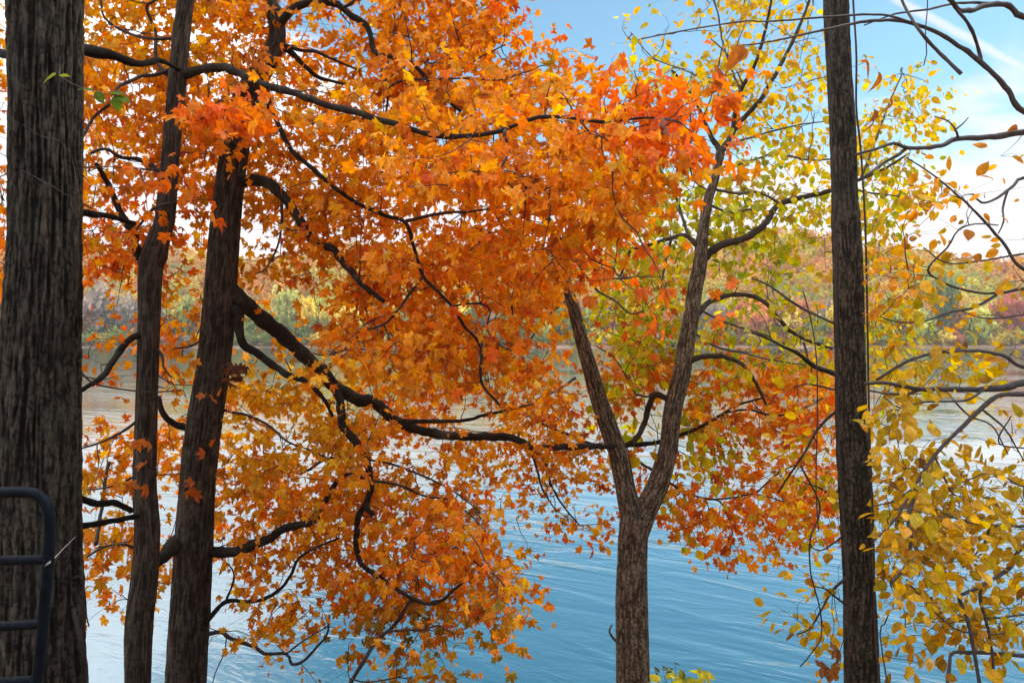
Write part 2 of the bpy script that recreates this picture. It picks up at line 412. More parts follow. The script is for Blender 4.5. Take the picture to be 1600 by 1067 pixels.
def foliate(tree, pts, colour, variants, mat, per_spray, size, spread, dj, twig_r, droop=0.7, front=False, name='crown', nodes_from=None, dfun=None, limit=1.2, flat=0.55):
    NODES = np.array(nodes_from if nodes_from is not None else tree.nodes)
    npx = NODES[:, 0] / NODES[:, 1] * F + CX; npy = HY - NODES[:, 2] / NODES[:, 1] * F
    todo = []
    for px, py in pts:
        dd = (npx - px) ** 2 + (npy - py) ** 2
        i = int(np.argmin(dd * np.exp(rng.normal(0, 0.5, len(dd)))))
        d = NODES[i, 1] + (rng.normal(0.38, 0.3) if rng.random() < 0.88 else rng.normal(-0.25, 0.25)) * dj / 0.45
        if dfun: d = dfun(px, py, d)
        if not front: d = in_front_of_trunk(px, py, d)
        todo.append((dd[i], px, py, d))
    todo.sort(key=lambda q: q[0])
    all_nodes = np.empty((len(NODES) + 4 * len(todo) + 8, 3)); cnt = len(NODES); all_nodes[:cnt] = NODES
    POS, TIP, NOR, SIZ, PX = [], [], [], [], []
    for _, px, py, d in todo:
        c = P(px, py, d)
        dist = np.linalg.norm(all_nodes[:cnt] - c, axis=1)
        i = int(np.argmin(dist)); a = all_nodes[i].copy(); L = dist[i]
        if L > 0.04:
            mid = (a + c) / 2 + rng.normal(0, 0.10, 3) * L + np.array((0, 0, 0.08 * L))
            t = np.linspace(0, 1, max(4, int(L / 0.09) + 2))[:, None]
            path = a * (1 - t) ** 2 + 2 * mid * t * (1 - t) + c * t ** 2
            path[1:-1] += rng.normal(0, 0.008, (len(path) - 2, 3))
            r0 = min(twig_r * (1.0 + 1.2 * L), twig_r * 2.6)
            tree.twigs.append((path, np.linspace(r0, twig_r * 0.55, len(path)), 4))
            for q in path[len(path) // 3::max(1, len(path) // 3)][:4]:
                all_nodes[cnt] = q; cnt += 1
        out = c - a; out[2] *= 0.3
        if np.linalg.norm(out) < 0.03: out = rng.normal(0, 1, 3) * np.array((1, 1, 0.2))
        out /= np.linalg.norm(out)
        k = max(2, int(rng.poisson(per_spray)))
        sp = spread * rng.uniform(0.7, 1.3)
        off = rng.normal(0, 1, (k, 3)) * np.array((sp, sp, sp * flat))
        off += out * rng.uniform(-0.6, 1.0, (k, 1)) * sp
        pos = c + off
        tip = out * 0.55 + off / max(sp, 1e-6) * 0.35 + rng.normal(0, 0.45, (k, 3)) + np.array((0, 0, -droop))
        nor = rng.normal(0, 0.6, (k, 3)) + np.array((0, 0, 0.8)) + np.array((0, -0.25, 0))
        POS.append(pos); TIP.append(tip); NOR.append(nor)
        SIZ.append(size * np.clip(rng.lognormal(-0.03, 0.34, k), 0.45, 1.6) * (1.22 if (px > 960 and py > 540) else 1.0))
        # side shoots inside the spray
        for q in pos[:2]:
            if np.linalg.norm(q - c) > 0.05:
                tree.twigs.append((np.array([c, (c + q) / 2 + rng.normal(0, 0.012, 3), q]), np.array([twig_r * 0.5, twig_r * 0.4, twig_r * 0.3]), 3))
    POS, TIP, NOR, SIZ = np.vstack(POS), np.vstack(TIP), np.vstack(NOR), np.concatenate(SIZ)
    PX = np.stack([POS[:, 0] / POS[:, 1] * F + CX, HY - POS[:, 2] / POS[:, 1] * F], -1)
    # clear the trunks in front
    keep = np.ones(len(POS), bool)
    for rows, td, ymin in TRUNKS:
        r = np.array(rows); o = np.argsort(r[:, 1])
        x = np.interp(PX[:, 1], r[o, 1], r[o, 0]); w = np.interp(PX[:, 1], r[o, 1], r[o, 2])
        bad = (np.abs(PX[:, 0] - x) < w / 2 + 6) & (POS[:, 1] < td + 0.16) & (PX[:, 1] > ymin)
        if not front: keep &= ~(bad & (rng.random(len(POS)) < 0.985))
    if len(CLEAR) and not front:
        C = np.array(CLEAR)
        for i0 in range(0, len(POS), 4000):
            A = PX[i0:i0 + 4000]
            hit = ((np.abs(A[:, 0:1] - C[:, 0]) < C[:, 3] + 9) & (np.abs(A[:, 1:2] - C[:, 1]) < C[:, 3] + 9) & (POS[i0:i0 + 4000, 1:2] < C[:, 2] + 0.10)).any(1)
            open_ = np.array([mn.noise(Vector((a * 0.012, b * 0.012, 4.0))) for a, b in A]) > -0.12
            keep[i0:i0 + 4000] &= ~(hit & open_ & (rng.random(len(A)) < 0.86))
    POS, TIP, NOR, SIZ, PX = POS[keep], TIP[keep], NOR[keep], SIZ[keep], PX[keep]
    tint = colour(PX[:, 0], PX[:, 1], POS)
    obj(name, leaves_mesh(name, variants, POS, TIP, NOR, SIZ, tint), mat, tree.root)
    return len(POS)

exec_parts = True
# ================================================================== THE TREES
def base_at(px, d):
    x = (px - CX) / F * d
    return (x, d, bank_z(x, d))

def down(rows, d, w_mult=1.35):
    """extend a trunk from the bottom of the frame to the bank, flaring"""
    x, y, w = rows[0]
    zb = bank_z(0, d) - 0.15
    yb = HY - zb / d * F
    x2 = x + (rows[0][0] - rows[1][0]) / max(1, rows[0][1] - rows[1][1]) * (yb - y) * 0.5
    return [(x2, yb, w * w_mult), ((x + x2) / 2, (y + yb) / 2, w * 1.08)] + rows

# --- big furrowed trunk on the left
d1 = 4.5
rows1 = down([(56, 1067, 138), (58, 900, 124), (60, 710, 114), (66, 519, 106), (71, 360, 98), (72, 200, 100), (72, 0, 104), (74, -250, 98), (80, -700, 84)], d1)
TRUNKS.append((rows1, d1, -2000))
oak = Tree('oak_tree', base_at(56, d1), 'thick dark trunk with deeply furrowed bark behind the blue tube gate', 'tree', M_OAK, M_TWIG)
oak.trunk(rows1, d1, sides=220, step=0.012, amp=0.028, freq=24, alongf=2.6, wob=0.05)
oak.branch([(100, 70), (125, 76), (150, 82), (180, 88), (215, 100), (250, 95), (280, 110)], 4.6, 5.4, 22, 5)
oak.branch([(100, 326), (121, 330), (150, 336), (172, 338), (210, 350)], 4.6, 5.3, 12, 7)
oak.branch([(40, 90), (15, 88), (-30, 70)], 4.6, 4.9, 18, 10)
oak.branch([(100, 782), (121, 778), (152, 787), (178, 785), (205, 798)], 4.6, 5.3, 12, 9)
oak.branch([(100, 824), (121, 823), (152, 818), (185, 812), (215, 806)], 4.6, 5.2, 11, 8)
oak.branch([(110, 905), (123, 900), (132, 925), (135, 960), (139, 978)], 4.5, 4.7, 4, 2)
oak.branch([(114, 950), (126, 1000), (134, 1040), (137, 1090)], 4.45, 4.5, 7, 6)
oak.branch([(150, 850), (158, 800), (166, 740), (171, 722)], 5.0, 5.6, 6, 5)

# --- slender maple
d2 = 5.5
rows2 = down([(215, 1067, 38), (217, 980, 41), (226, 900, 39), (230, 830, 37), (226, 760, 34), (227, 700, 33), (230, 600, 31), (233, 500, 32), (235, 425, 36), (241, 398, 40), (249, 370, 33), (258, 340, 30), (266, 250, 27), (275, 150, 27), (284, 50, 26), (290, 0, 24), (322, -300, 20), (360, -700, 13)], d2)
TRUNKS.append((rows2, d2, -40))
mapA = Tree('maple_tree', base_at(215, d2), 'slender maple trunk that kinks below a small fork, beside the furrowed trunk', 'tree', M_MAPLE, M_TWIG)
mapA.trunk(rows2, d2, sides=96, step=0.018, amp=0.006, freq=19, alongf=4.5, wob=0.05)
mapA.branch([(228, 420), (219, 400), (211, 381), (209, 360), (199, 352), (185, 325), (170, 290), (150, 255)], 5.5, 5.3, 15, 6)
mapA.branch([(285, 118), (310, 110), (337, 106), (358, 108), (400, 128), (427, 137), (467, 148), (511, 165), (552, 174), (589, 187), (622, 195), (680, 212), (737, 212), (778, 206), (800, 198), (844, 183), (894, 185), (935, 190), (969, 188), (1020, 184), (1060, 190)], 5.5, 3.7, 14, 3)
mapA.branch([(790, 204), (788, 212), (795, 236), (784, 263), (790, 280), (800, 293)], 4.3, 4.0, 6, 3)
mapA.branch([(784, 263), (771, 266), (744, 268), (703, 270)], 4.2, 4.0, 4, 2)
mapA.branch([(265, 110), (240, 118), (223, 119), (202, 128), (182, 138), (179, 158), (148, 182), (123, 229), (118, 260)], 5.5, 5.0, 6, 4)
mapA.branch([(268, 125), (244.5, 96), (243, 51), (229, 12), (243, 0), (260, -30)], 5.5, 5.8, 6, 4)
mapA.branch([(280, 60), (230, 60), (189, 47), (163, 27), (157, 0), (150, -30)], 5.5, 5.9, 6, 3)
mapA.branch([(256, 272), (219, 250), (189, 246), (165, 233), (140, 240)], 5.5, 5.9, 8, 4)
mapA.branch([(225, 520), (216, 524), (199, 534), (182, 556), (162, 586), (135, 605), (116, 616), (90, 630)], 5.5, 5.0, 11, 7)
mapA.branch([(245, 545), (254, 558), (256, 575), (268, 590)], 5.5, 5.3, 6, 2)
mapA.branch([(116, 560), (130, 585), (150, 600), (190, 608), (235, 612), (285, 610)], 5.1, 5.3, 3, 2)
mapA.branch([(136, 870), (160, 855), (190, 850), (215, 858)], 5.6, 5.5, 3, 5)
mapA.branch([(128, 700), (160, 690), (195, 672), (222, 650)], 5.2, 5.5, 3, 5)
mapA.branch([(225, 735), (195, 752), (165, 762), (135, 765)], 5.5, 5.3, 5, 2)

# --- larger leaning maple
d3 = 6.0
rows3 = down([(290, 1067, 61), (296, 960, 59), (302, 860, 58), (309, 760, 53), (313, 710, 54), (321, 650, 53), (331, 590, 50), (336, 550, 50), (343, 480, 51), (347, 420, 49), (351, 370, 47), (358, 300, 43), (368, 230, 41), (387, 150, 37), (418, 95, 30), (433, 58, 25), (428, 20, 25), (420, 0, 24), (405, -80, 22), (400, -300, 18), (410, -650, 11)], d3)
TRUNKS.append((rows3, d3, 270))
mapB = Tree('maple_tree', base_at(290, d3), 'leaning maple trunk with long low limbs sweeping out over the lake', 'tree', M_MAPLE, M_TWIG)
mapB.trunk(rows3, d3, sides=120, step=0.018, amp=0.009, freq=22, alongf=4.5, wob=0.06)
mapB.branch([(432, 45), (449, 24), (464, 10), (488, 4), (521, 5), (535, 13), (552, 27), (572, 39), (580, 60), (582, 74), (592, 86), (616, 90), (639, 98), (663, 118), (687, 147), (720, 175)], 6, 5.6, 13, 4)
mapB.branch([(428, 75), (450, 80), (461, 88), (481, 108), (500, 122), (540, 132)], 6, 6.3, 10, 4)
mapB.branch([(440, 70), (471, 79), (494, 81), (515, 91), (560, 110)], 6, 6.2, 7, 3)
mapB.branch([(592, 86), (597, 112), (606, 140), (603, 177), (598, 205)], 5.7, 5.5, 4, 3)
mapB.branch([(606, 138), (629, 126), (670, 124), (737, 123), (781, 125), (830, 110)], 5.6, 5.3, 4, 2)
mapB.branch([(606, 101), (614, 67), (617, 30), (609, 13), (590, -20)], 5.7, 5.9, 3, 2)
mapB.branch([(663, 100), (688, 76), (703, 91), (720, 108), (750, 90), (790, 70)], 5.6, 5.5, 3, 2)
mapB.branch([(535, 13), (580, -10), (640, -30), (700, -50)], 5.8, 5.6, 6, 3)
# limb that arches right from the upper trunk
mapB.branch([(360, 290), (380, 284), (400, 282), (420, 287), (444, 309), (464, 337), (481, 365), (501, 384), (521, 389), (532, 406), (555, 431), (569, 448), (600, 470)], 6, 5.4, 20, 7)
mapB.branch([(370, 300), (400, 298), (314, 307), (270, 317), (243, 324), (222, 347), (205, 370)][2:], 5.6, 5.2, 6, 4)
mapB.branch([(385, 150), (405, 140), (417, 142), (422, 169), (437, 199), (454, 233), (484, 260), (515, 287), (552, 314), (602, 337), (633, 347), (646, 384), (661, 431), (683, 454), (707, 480), (724, 508), (751, 542), (752, 596), (781, 633)], 6, 5.2, 8, 4)
mapB.branch([(633, 347), (670, 337), (705, 332), (741, 330), (790, 322)], 5.5, 5.1, 6, 3)
mapB.branch([(660, 433), (636, 465), (619, 488), (599, 507), (569, 515), (545, 512)], 5.4, 5.2, 5, 3)
mapB.branch([(599, 507), (606, 520), (607, 535)], 5.3, 5.2, 3, 2)
mapB.branch([(707, 480), (724, 475), (751, 475), (766, 485), (761, 512), (774, 535), (800, 548)], 5.3, 5.2, 4, 2)
mapB.branch([(569, 515), (555, 530), (535, 548), (505, 555), (490, 552)], 5.2, 5.1, 4, 2)
# low main limb
limbB = [(350, 440), (368, 462), (383, 474), (400, 490), (427, 512), (454, 535), (481, 561), (504, 579), (518, 600), (542, 615), (562, 625), (582, 627), (602, 643), (623, 660), (656, 672), (697, 680), (737, 682), (800, 684), (834, 699), (884, 698), (945, 697), (975, 696), (1029, 691), (1061, 681), (1087, 670), (1114, 657), (1137, 642), (1151, 633), (1190, 622)]
mapB.branch(limbB[:17], 6, 6.7, 27, 13)
mapB.branch(limbB[16:], 6.7, 7.6, 13, 3)
mapB.branch([(356, 480), (374, 492), (373, 512), (381, 539), (400, 550), (420, 566), (450, 586), (478, 596), (505, 622), (520, 650)], 6, 5.9, 17, 5)
mapB.branch([(505, 578), (525, 608), (533, 640), (535, 664), (548, 680), (565, 707), (575, 727), (579, 758), (572, 788), (562, 801), (557, 832), (558, 859), (565, 881), (589, 899), (616, 918), (650, 938), (670, 943), (690, 938), (707, 923), (725, 908)], 6.15, 5.6, 15, 4)
mapB.branch([(572, 788), (577, 800), (583, 804)], 5.9, 5.8, 10, 7)
mapB.branch([(620, 658), (670, 658), (724, 657), (751, 650), (781, 643), (830, 632)], 6.4, 6.3, 8, 3)
mapB.branch([(827, 650), (851, 664), (888, 679), (918, 691), (950, 700)], 7.3, 7.6, 4, 4)
mapB.branch([(968, 695), (985, 707), (1002, 724), (1019, 734), (1046, 754), (1070, 768), (1103, 779), (1141, 778), (1180, 772), (1230, 785)], 7.5, 7.9, 5, 2)
mapB.branch([(1103, 779), (1124, 783), (1137, 805), (1144, 832), (1140, 860)], 7.8, 7.9, 3, 2)
mapB.branch([(1180, 772), (1215, 740), (1255, 720), (1290, 700)], 7.9, 8.0, 3, 2)
mapB.branch([(1130, 645), (1170, 640), (1210, 650), (1250, 640), (1290, 620)], 7.9, 8.2, 4, 2)
mapB.branch([(820, 690), (850, 720), (860, 755), (880, 790), (905, 820)], 7.1, 7.2, 6, 2)
mapB.branch([(825, 690), (838, 730), (848, 765), (870, 800)], 7.1, 6.8, 5, 2)
mapB.branch([(480, 735), (520, 715), (600, 722), (640, 735), (680, 752), (720, 775), (750, 800)], 6.1, 5.9, 5, 2)
mapB.branch([(575, 750), (620, 757), (665, 775), (700, 780), (730, 800), (760, 830)], 5.9, 5.6, 5, 2)
mapB.branch([(690, 840), (720, 860), (745, 880), (775, 900), (800, 930)], 5.7, 5.5, 4, 2)
mapB.branch([(640, 800), (648, 850), (650, 885), (655, 920)], 5.8, 5.6, 3, 2)
mapB.branch([(345, 640), (390, 650), (420, 665), (450, 690), (490, 705), (530, 725)], 6.0, 5.7, 5, 2)
mapB.branch([(440, 300), (440, 350), (432, 390), (415, 420), (400, 428)], 5.8, 5.6, 5, 2)
mapB.branch([(340, 500), (330, 520), (300, 540), (270, 545)], 6, 5.7, 5, 2)
mapB.branch([(300, 670), (278, 664), (262, 655), (252, 640), (248, 620)], 6, 5.8, 12, 7)
mapB.branch([(295, 845), (272, 850), (256, 870), (238, 882)], 6, 5.6, 30, 16)
# lower grey limb
mapB.branch([(310, 862), (330, 862), (364, 862), (400, 850), (424, 840), (437, 828), (467, 820), (491, 813), (511, 778), (528, 751), (545, 741), (570, 747)], 6, 5.8, 19, 5)
mapB.branch([(312, 978), (324, 970), (344, 946), (361, 938), (400, 939), (434, 923), (454, 899), (467, 872), (501, 852), (530, 840)], 6, 5.7, 8, 3)
mapB.branch([(354, 936), (366, 903), (360, 885), (345, 872)], 5.9, 5.8, 4, 2)
mapB.branch([(312, 995), (322, 992), (344, 987), (361, 997), (400, 1011), (413, 1021), (447, 1021), (456, 1037), (474, 1032), (498, 1007), (511, 990), (515, 960)], 6, 5.6, 7, 3)
mapB.branch([(354, 995), (350, 1020), (335, 1055), (328, 1090)], 5.9, 5.8, 2, 1.5)
mapB.branch([(447, 1021), (475, 1000), (500, 985), (515, 975)], 5.7, 5.6, 3, 2)
mapB.branch([(640, 940), (633, 950), (616, 977), (589, 1000), (569, 1031), (548, 1067), (540, 1100)], 5.7, 5.4, 5, 7)
mapB.branch([(605, 986), (640, 984), (663, 984), (683, 977), (710, 990)], 5.6, 5.5, 4, 2)
mapB.branch([(548, 1060), (570, 1065), (600, 1062), (630, 1055)], 5.4, 5.3, 3, 2)

# --- central forked tree
d4 = 7.2
rows4 = down([(989, 1067, 52), (987, 950, 50), (988, 880, 46), (990, 830, 46), (995, 806, 52)], d4)
rowsL = [(992, 840, 30), (984, 795, 34), (976, 757, 30), (966, 707, 31), (958, 687, 29), (940, 637, 27), (925, 586, 24), (910, 535, 21), (897, 485, 19), (887, 450, 16), (878, 410, 14), (868, 372, 13), (857, 345, 11), (838, 333, 9), (815, 325, 8), (795, 305, 6), (780, 270, 5)]
rowsR = [(992, 850, 32), (1008, 800, 36), (1028, 757, 33), (1043, 707, 29), (1046, 687, 28), (1052, 637, 28), (1065, 586, 27), (1070, 552, 27), (1079, 502, 25), (1086, 451, 23), (1093, 417, 22), (1096, 384, 19), (1100, 350, 16), (1107, 310, 15), (1115, 287, 13), (1121, 260, 13), (1126, 238, 14)]
for r_ in (rows4[2:], rowsL[:-6], rowsR): TRUNKS.append((r_, d4, min(q[1] for q in r_) + (90 if r_ is rowsL[:-6] else 0)))
TRUNKS[-2] = (rowsL[:-4], d4 - 0.25, 432)
frk = Tree('forked_tree', base_at(989, d4), 'grey brown tree forking into two limbs in front of open water', 'tree', M_GREYB, M_TWIGG)
frk.trunk(rows4, d4, sides=120, step=0.015, amp=0.010, freq=22, alongf=4.5, wob=0.04, add=False)
frk.trunk(rowsL, [d4] * 6 + [7.15, 7.1, 7.05, 7, 6.95, 6.9, 6.85, 6.8, 6.7, 6.6, 6.5], name='limb', sides=96, step=0.016, amp=0.007, freq=19, alongf=4.5, wob=0.03, label='left limb leaning away into the orange leaves', add=False)
frk.trunk(rowsR, d4, name='limb', sides=96, step=0.016, amp=0.007, freq=19, alongf=4.5, wob=0.03, label='right limb rising to a second fork')
def fb(*a, **k): return frk.branch(*a, **k)
fb([(1126, 240), (1121, 228), (1112, 216), (1097, 182), (1090, 165), (1075, 140), (1050, 110)], 7.2, 7.5, 9, 3)
fb([(1125, 240), (1137, 222), (1152, 196), (1174, 172), (1191, 152), (1215, 110), (1240, 62), (1265, 0), (1280, -60)], 7.2, 7.8, 9, 3)
fb([(1145, 205), (1151, 162), (1161, 135), (1180, 100), (1195, 50), (1205, 0), (1210, -60)], 7.2, 7.0, 7, 3)
fb([(1160, 150), (1140, 100), (1128, 60), (1120, 15), (1100, -30)], 7.1, 7.4, 4, 2)
fb([(1110, 60), (1140, 90), (1160, 130)][::-1], 7.1, 7.4, 3, 2)
fb([(1161, 135), (1115, 130), (1070, 110), (1020, 90), (985, 50)], 7.1, 7.6, 3, 1.5)
fb([(1096, 408), (1104, 400), (1124, 384), (1164, 372), (1195, 350), (1217, 320), (1261, 307), (1298, 298), (1345, 280), (1385, 262), (1420, 240)], 7.2, 7.8, 13, 3)
fb([(1217, 318), (1200, 307), (1180, 300), (1150, 302), (1112, 295)], 7.4, 7.2, 4, 5)
fb([(1096, 390), (1083, 377), (1070, 368), (1050, 372), (1016, 382), (985, 392), (979, 407), (970, 430)], 7.2, 7.4, 9, 3)
fb([(1075, 369), (1071, 355), (1066, 340), (1055, 320)], 7.2, 7.3, 4, 2)
fb([(1049, 372), (1042, 400), (1036, 430), (1033, 450)], 7.3, 7.3, 4, 3)
fb([(1074, 365), (1060, 320), (1045, 285), (1022, 250), (1015, 215)], 7.3, 7.3, 5, 2)
fb([(1086, 492), (1094, 487), (1104, 475), (1124, 465), (1157, 460), (1184, 466), (1200, 477), (1217, 498), (1237, 519), (1262, 532), (1300, 545)], 7.2, 7.6, 9, 4)
fb([(1255, 530), (1262, 558), (1266, 565), (1270, 590)], 7.5, 7.5, 4, 2)
fb([(1088, 485), (1094, 485), (1137, 505), (1200, 525), (1250, 550)], 7.2, 7.6, 4, 2)
fb([(1084, 520), (1120, 542), (1164, 552), (1200, 561), (1260, 571)], 7.2, 7.5, 4, 2)
fb([(1065, 572), (1075, 566), (1090, 559), (1117, 556), (1144, 561), (1164, 573), (1178, 593), (1196, 630), (1205, 660)], 7.2, 7.3, 10, 3)
fb([(1046, 626), (1036, 620), (1023, 616), (1013, 637), (1006, 664), (992, 687), (979, 695)], 7.2, 7.25, 10, 8)
fb([(1055, 620), (1000, 618), (960, 632), (930, 655)][:2] + [(985, 600), (960, 560), (930, 540)], 7.2, 7.3, 4, 2)
fb([(900, 405), (915, 431), (935, 455), (962, 471), (985, 490), (1010, 485)], 7.0, 7.2, 5, 2)
fb([(897, 400), (906, 402), (952, 424), (989, 439), (1009, 458), (1006, 492)], 7.0, 7.2, 4, 2)
fb([(1110, 300), (1085, 283), (1078, 255), (1079, 232)], 7.2, 7.0, 3, 2)
fb([(1120, 262), (1155, 258), (1190, 246), (1215, 240), (1262, 250), (1297, 249)], 7.2, 7.5, 4, 3)
fb([(1107, 320), (1140, 332), (1170, 328), (1200, 330), (1230, 340)], 7.2, 7.5, 5, 2)
fb([(1135, 225), (1175, 215), (1200, 207), (1250, 195), (1290, 190)], 7.2, 7.6, 4, 2)
fb([(1345, 280), (1370, 215), (1390, 160), (1410, 115)], 7.7, 7.9, 4, 2)
fb([(1320, 290), (1350, 300), (1390, 305), (1420, 310)], 7.7, 7.9, 4, 2)
fb([(978, 1010), (962, 1000), (955, 992), (952, 985), (956, 976)], 7.05, 6.95, 5, 3)
fb([(885, 470), (860, 490), (840, 515), (822, 540)], 7.1, 7.2, 4, 3)
fb([(900, 590), (870, 610), (860, 615)], 7.15, 7.1, 5, 3)

# --- slim dark trunk on the right
d5 = 5.2
rows5 = down([(1347, 1067, 52), (1342, 909, 46), (1337, 808, 46), (1333, 707, 48), (1330, 653, 45), (1328, 552, 44), (1326, 451, 44), (1322, 350, 42), (1320, 303, 38), (1317, 202, 38), (1311, 101, 36), (1306, 0, 37), (1300, -250, 32), (1290, -650, 22)], d5)
TRUNKS.append((rows5, d5, -300))
slim = Tree('slim_tree', base_at(1347, d5), 'slim straight dark trunk with thin vines hanging against it, right of the forked tree', 'tree', M_SLIM, M_TWIG)
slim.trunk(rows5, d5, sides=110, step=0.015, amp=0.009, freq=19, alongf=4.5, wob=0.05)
slim.branch([(1325, 592), (1310, 586), (1301, 583), (1267, 569), (1247, 552), (1224, 542), (1200, 529), (1175, 520)], 5.2, 5.6, 9, 3)
slim.branch([(1318, 504), (1304, 505), (1260, 485), (1235, 470), (1200, 445), (1175, 435)], 5.2, 5.7, 5, 3)
slim.branch([(1325, 640), (1306, 643), (1278, 670), (1257, 707), (1235, 740), (1215, 770)], 5.2, 5.4, 5, 3)
slim.branch([(1330, 895), (1318, 906), (1298, 926), (1281, 957), (1264, 983), (1245, 990)], 5.2, 5.0, 5, 2)
slim.branch([(1330, 950), (1318, 942), (1300, 928), (1290, 920), (1270, 915)], 5.2, 4.9, 4, 2)
slim.branch([(1251, 727), (1281, 791), (1266, 842), (1267, 896), (1281, 950), (1283, 994), (1267, 1021), (1250, 1041)], 5.1, 4.9, 3, 2)
slim.branch([(1330, 610), (1300, 608), (1265, 600), (1240, 605)], 5.2, 5.4, 4, 2)
slim.branch([(1325, 760), (1300, 770), (1275, 760), (1245, 750)], 5.2, 5.3, 4, 2)
slim.branch([(1325, 830), (1300, 850), (1280, 860), (1262, 850)], 5.2, 5.3, 3, 2)

# --- beech with its trunk beyond the right edge, limbs reaching in
db = 5.0
bee = Tree('beech_tree', base_at(1790, db), 'golden leaved beech reaching in from the right edge with long bare limbs', 'tree', M_BEECHB, M_BEECHB)
rowsB = down([(1775, 1067, 70), (1770, 700, 62), (1765, 400, 56), (1770, 100, 46), (1790, -250, 36), (1800, -600, 20)], db)
bee.trunk(rowsB, db, sides=48, step=0.03, amp=0.003, freq=5, alongf=2, wob=0.05)
def bb(pts, d0, d1, w0, w1, root=True, **k):
    if root: pts = [(1768, pts[0][1] + (pts[0][1] - pts[1][1]) * 0.6), ((1768 + pts[0][0]) / 2, pts[0][1] + (pts[0][1] - pts[1][1]) * 0.4)] + pts
    return bee.branch(pts, d0, d1, w0, w1, **k)
bb([(1600, 207), (1554, 214), (1497, 217), (1470, 228), (1443, 231), (1416, 231), (1396, 224), (1369, 233), (1338, 241)], 5, 4.6, 14, 4)
bb([(1416, 232), (1402, 243), (1379, 256), (1352, 275)], 4.7, 4.6, 6, 3, False)
bb([(1497, 217), (1493, 203), (1482, 190), (1460, 182)], 4.8, 4.7, 4, 1.5, False)
bb([(1493, 203), (1503, 195), (1513, 184)], 4.8, 4.75, 3, 1.5, False)
bb([(1600, 27), (1581, 13), (1564, 6), (1537, 10), (1517, 17), (1497, 15), (1485, 0), (1450, -25)], 5, 4.5, 13, 6)
bb([(1600, 175), (1571, 135), (1534, 99), (1504, 76), (1470, 54), (1436, 40), (1399, 32), (1352, 34), (1301, 44), (1200, 66), (1150, 72)], 5, 4.2, 11, 2)
bb([(1533, 98), (1529, 78), (1517, 44), (1493, 13), (1470, -20)], 4.7, 4.5, 6, 4, False)
bb([(1502, 116), (1463, 78), (1436, 47), (1412, 7), (1400, -30)], 4.4, 4.5, 6, 4, False)
bb([(1436, 40), (1389, 25), (1335, 24), (1200, 34), (1168, 33), (1093, 44), (1002, 61)], 4.5, 4.0, 4, 2, False)
bb([(1564, 6), (1500, 5), (1450, 15), (1400, 22), (1350, 40)], 4.9, 4.5, 5, 2, False)
bb([(1600, 278), (1584, 290), (1557, 310), (1534, 317), (1520, 303)], 5, 4.7, 9, 3)
bb([(1575, 297), (1567, 325), (1568, 347), (1560, 365)], 4.9, 4.8, 4, 2, False)
bb([(1600, 421), (1571, 384), (1551, 360), (1520, 327), (1487, 297), (1453, 270), (1416, 246)], 5, 4.6, 8, 2)
bb([(1600, 397), (1537, 407), (1480, 411), (1443, 387)], 5, 4.7, 5, 2)
bb([(1600, 451), (1564, 458), (1520, 456), (1480, 444), (1450, 422), (1480, 387), (1497, 360), (1524, 350), (1560, 352)], 5, 4.5, 6, 2)
bb([(1557, 461), (1520, 481), (1483, 488), (1443, 502), (1402, 503), (1375, 495)], 4.8, 4.5, 5, 2, False)
bb([(1600, 492), (1560, 497), (1530, 496), (1500, 485)], 5, 4.7, 5, 2)
bb([(1600, 574), (1571, 557), (1537, 549), (1503, 548), (1480, 551)], 5, 4.6, 9, 4)
bb([(1600, 598), (1574, 605), (1537, 608), (1490, 608), (1443, 608), (1409, 603), (1382, 598), (1352, 599)], 5, 4.6, 15, 5)
bb([(1500, 545), (1448, 554), (1409, 569), (1369, 594)], 4.65, 4.6, 6, 4, False)
bb([(1537, 608), (1510, 625), (1443, 628), (1407, 637), (1380, 620)], 4.8, 4.5, 4, 2, False)
bb([(1440, 609), (1410, 616), (1380, 614), (1358, 610)], 4.7, 4.6, 4, 3, False)
bb([(1600, 616), (1571, 616), (1551, 623), (1524, 647), (1493, 677), (1464, 707), (1429, 758), (1409, 795), (1389, 822), (1365, 845)], 5, 4.4, 10, 3)
bb([(1433, 758), (1419, 811), (1424, 842), (1416, 882), (1392, 911)], 4.6, 4.3, 6, 5, False)
bb([(1425, 765), (1396, 783), (1365, 790)], 4.6, 4.5, 5, 2, False)
bb([(1535, 640), (1570, 670), (1600, 720)], 4.85, 5.0, 4, 2, False)
bb([(1490, 625), (1515, 650), (1550, 665), (1575, 710)], 4.8, 4.7, 3, 2, False)
bb([(1460, 712), (1475, 745), (1490, 772), (1530, 790)], 4.7, 4.5, 4, 2, False)
bb([(1600, 822), (1551, 820), (1510, 815), (1470, 800)], 5, 4.5, 8, 2)
bb([(1545, 825), (1540, 845), (1520, 870), (1505, 887)], 4.7, 4.6, 4, 2, False)
bb([(1600, 855), (1578, 886), (1537, 913), (1498, 931)], 5, 4.6, 9, 5)
bb([(1498, 931), (1514, 977), (1530, 1064), (1535, 1100)], 4.6, 4.5, 6, 5, False)
bb([(1535, 914), (1532, 937), (1547, 997), (1554, 1067), (1556, 1100)], 4.7, 4.6, 5, 4, False)
bb([(1600, 1024), (1571, 1021), (1520, 1019), (1490, 1019), (1485, 1024), (1483, 1044), (1478, 1090)], 5, 4.5, 7, 5)
bb([(1416, 905), (1445, 940), (1465, 960), (1500, 985), (1560, 990), (1600, 970)], 4.4, 4.6, 3, 2, False)
bb([(1390, 1090), (1375, 990), (1382, 975), (1388, 960)], 4.5, 4.5, 3, 2, False)
bb([(1600, 700), (1560, 690), (1580, 650)], 5, 4.8, 4, 2)
bb([(1600, 760), (1570, 745), (1540, 740), (1500, 755)], 5, 4.6, 5, 2)
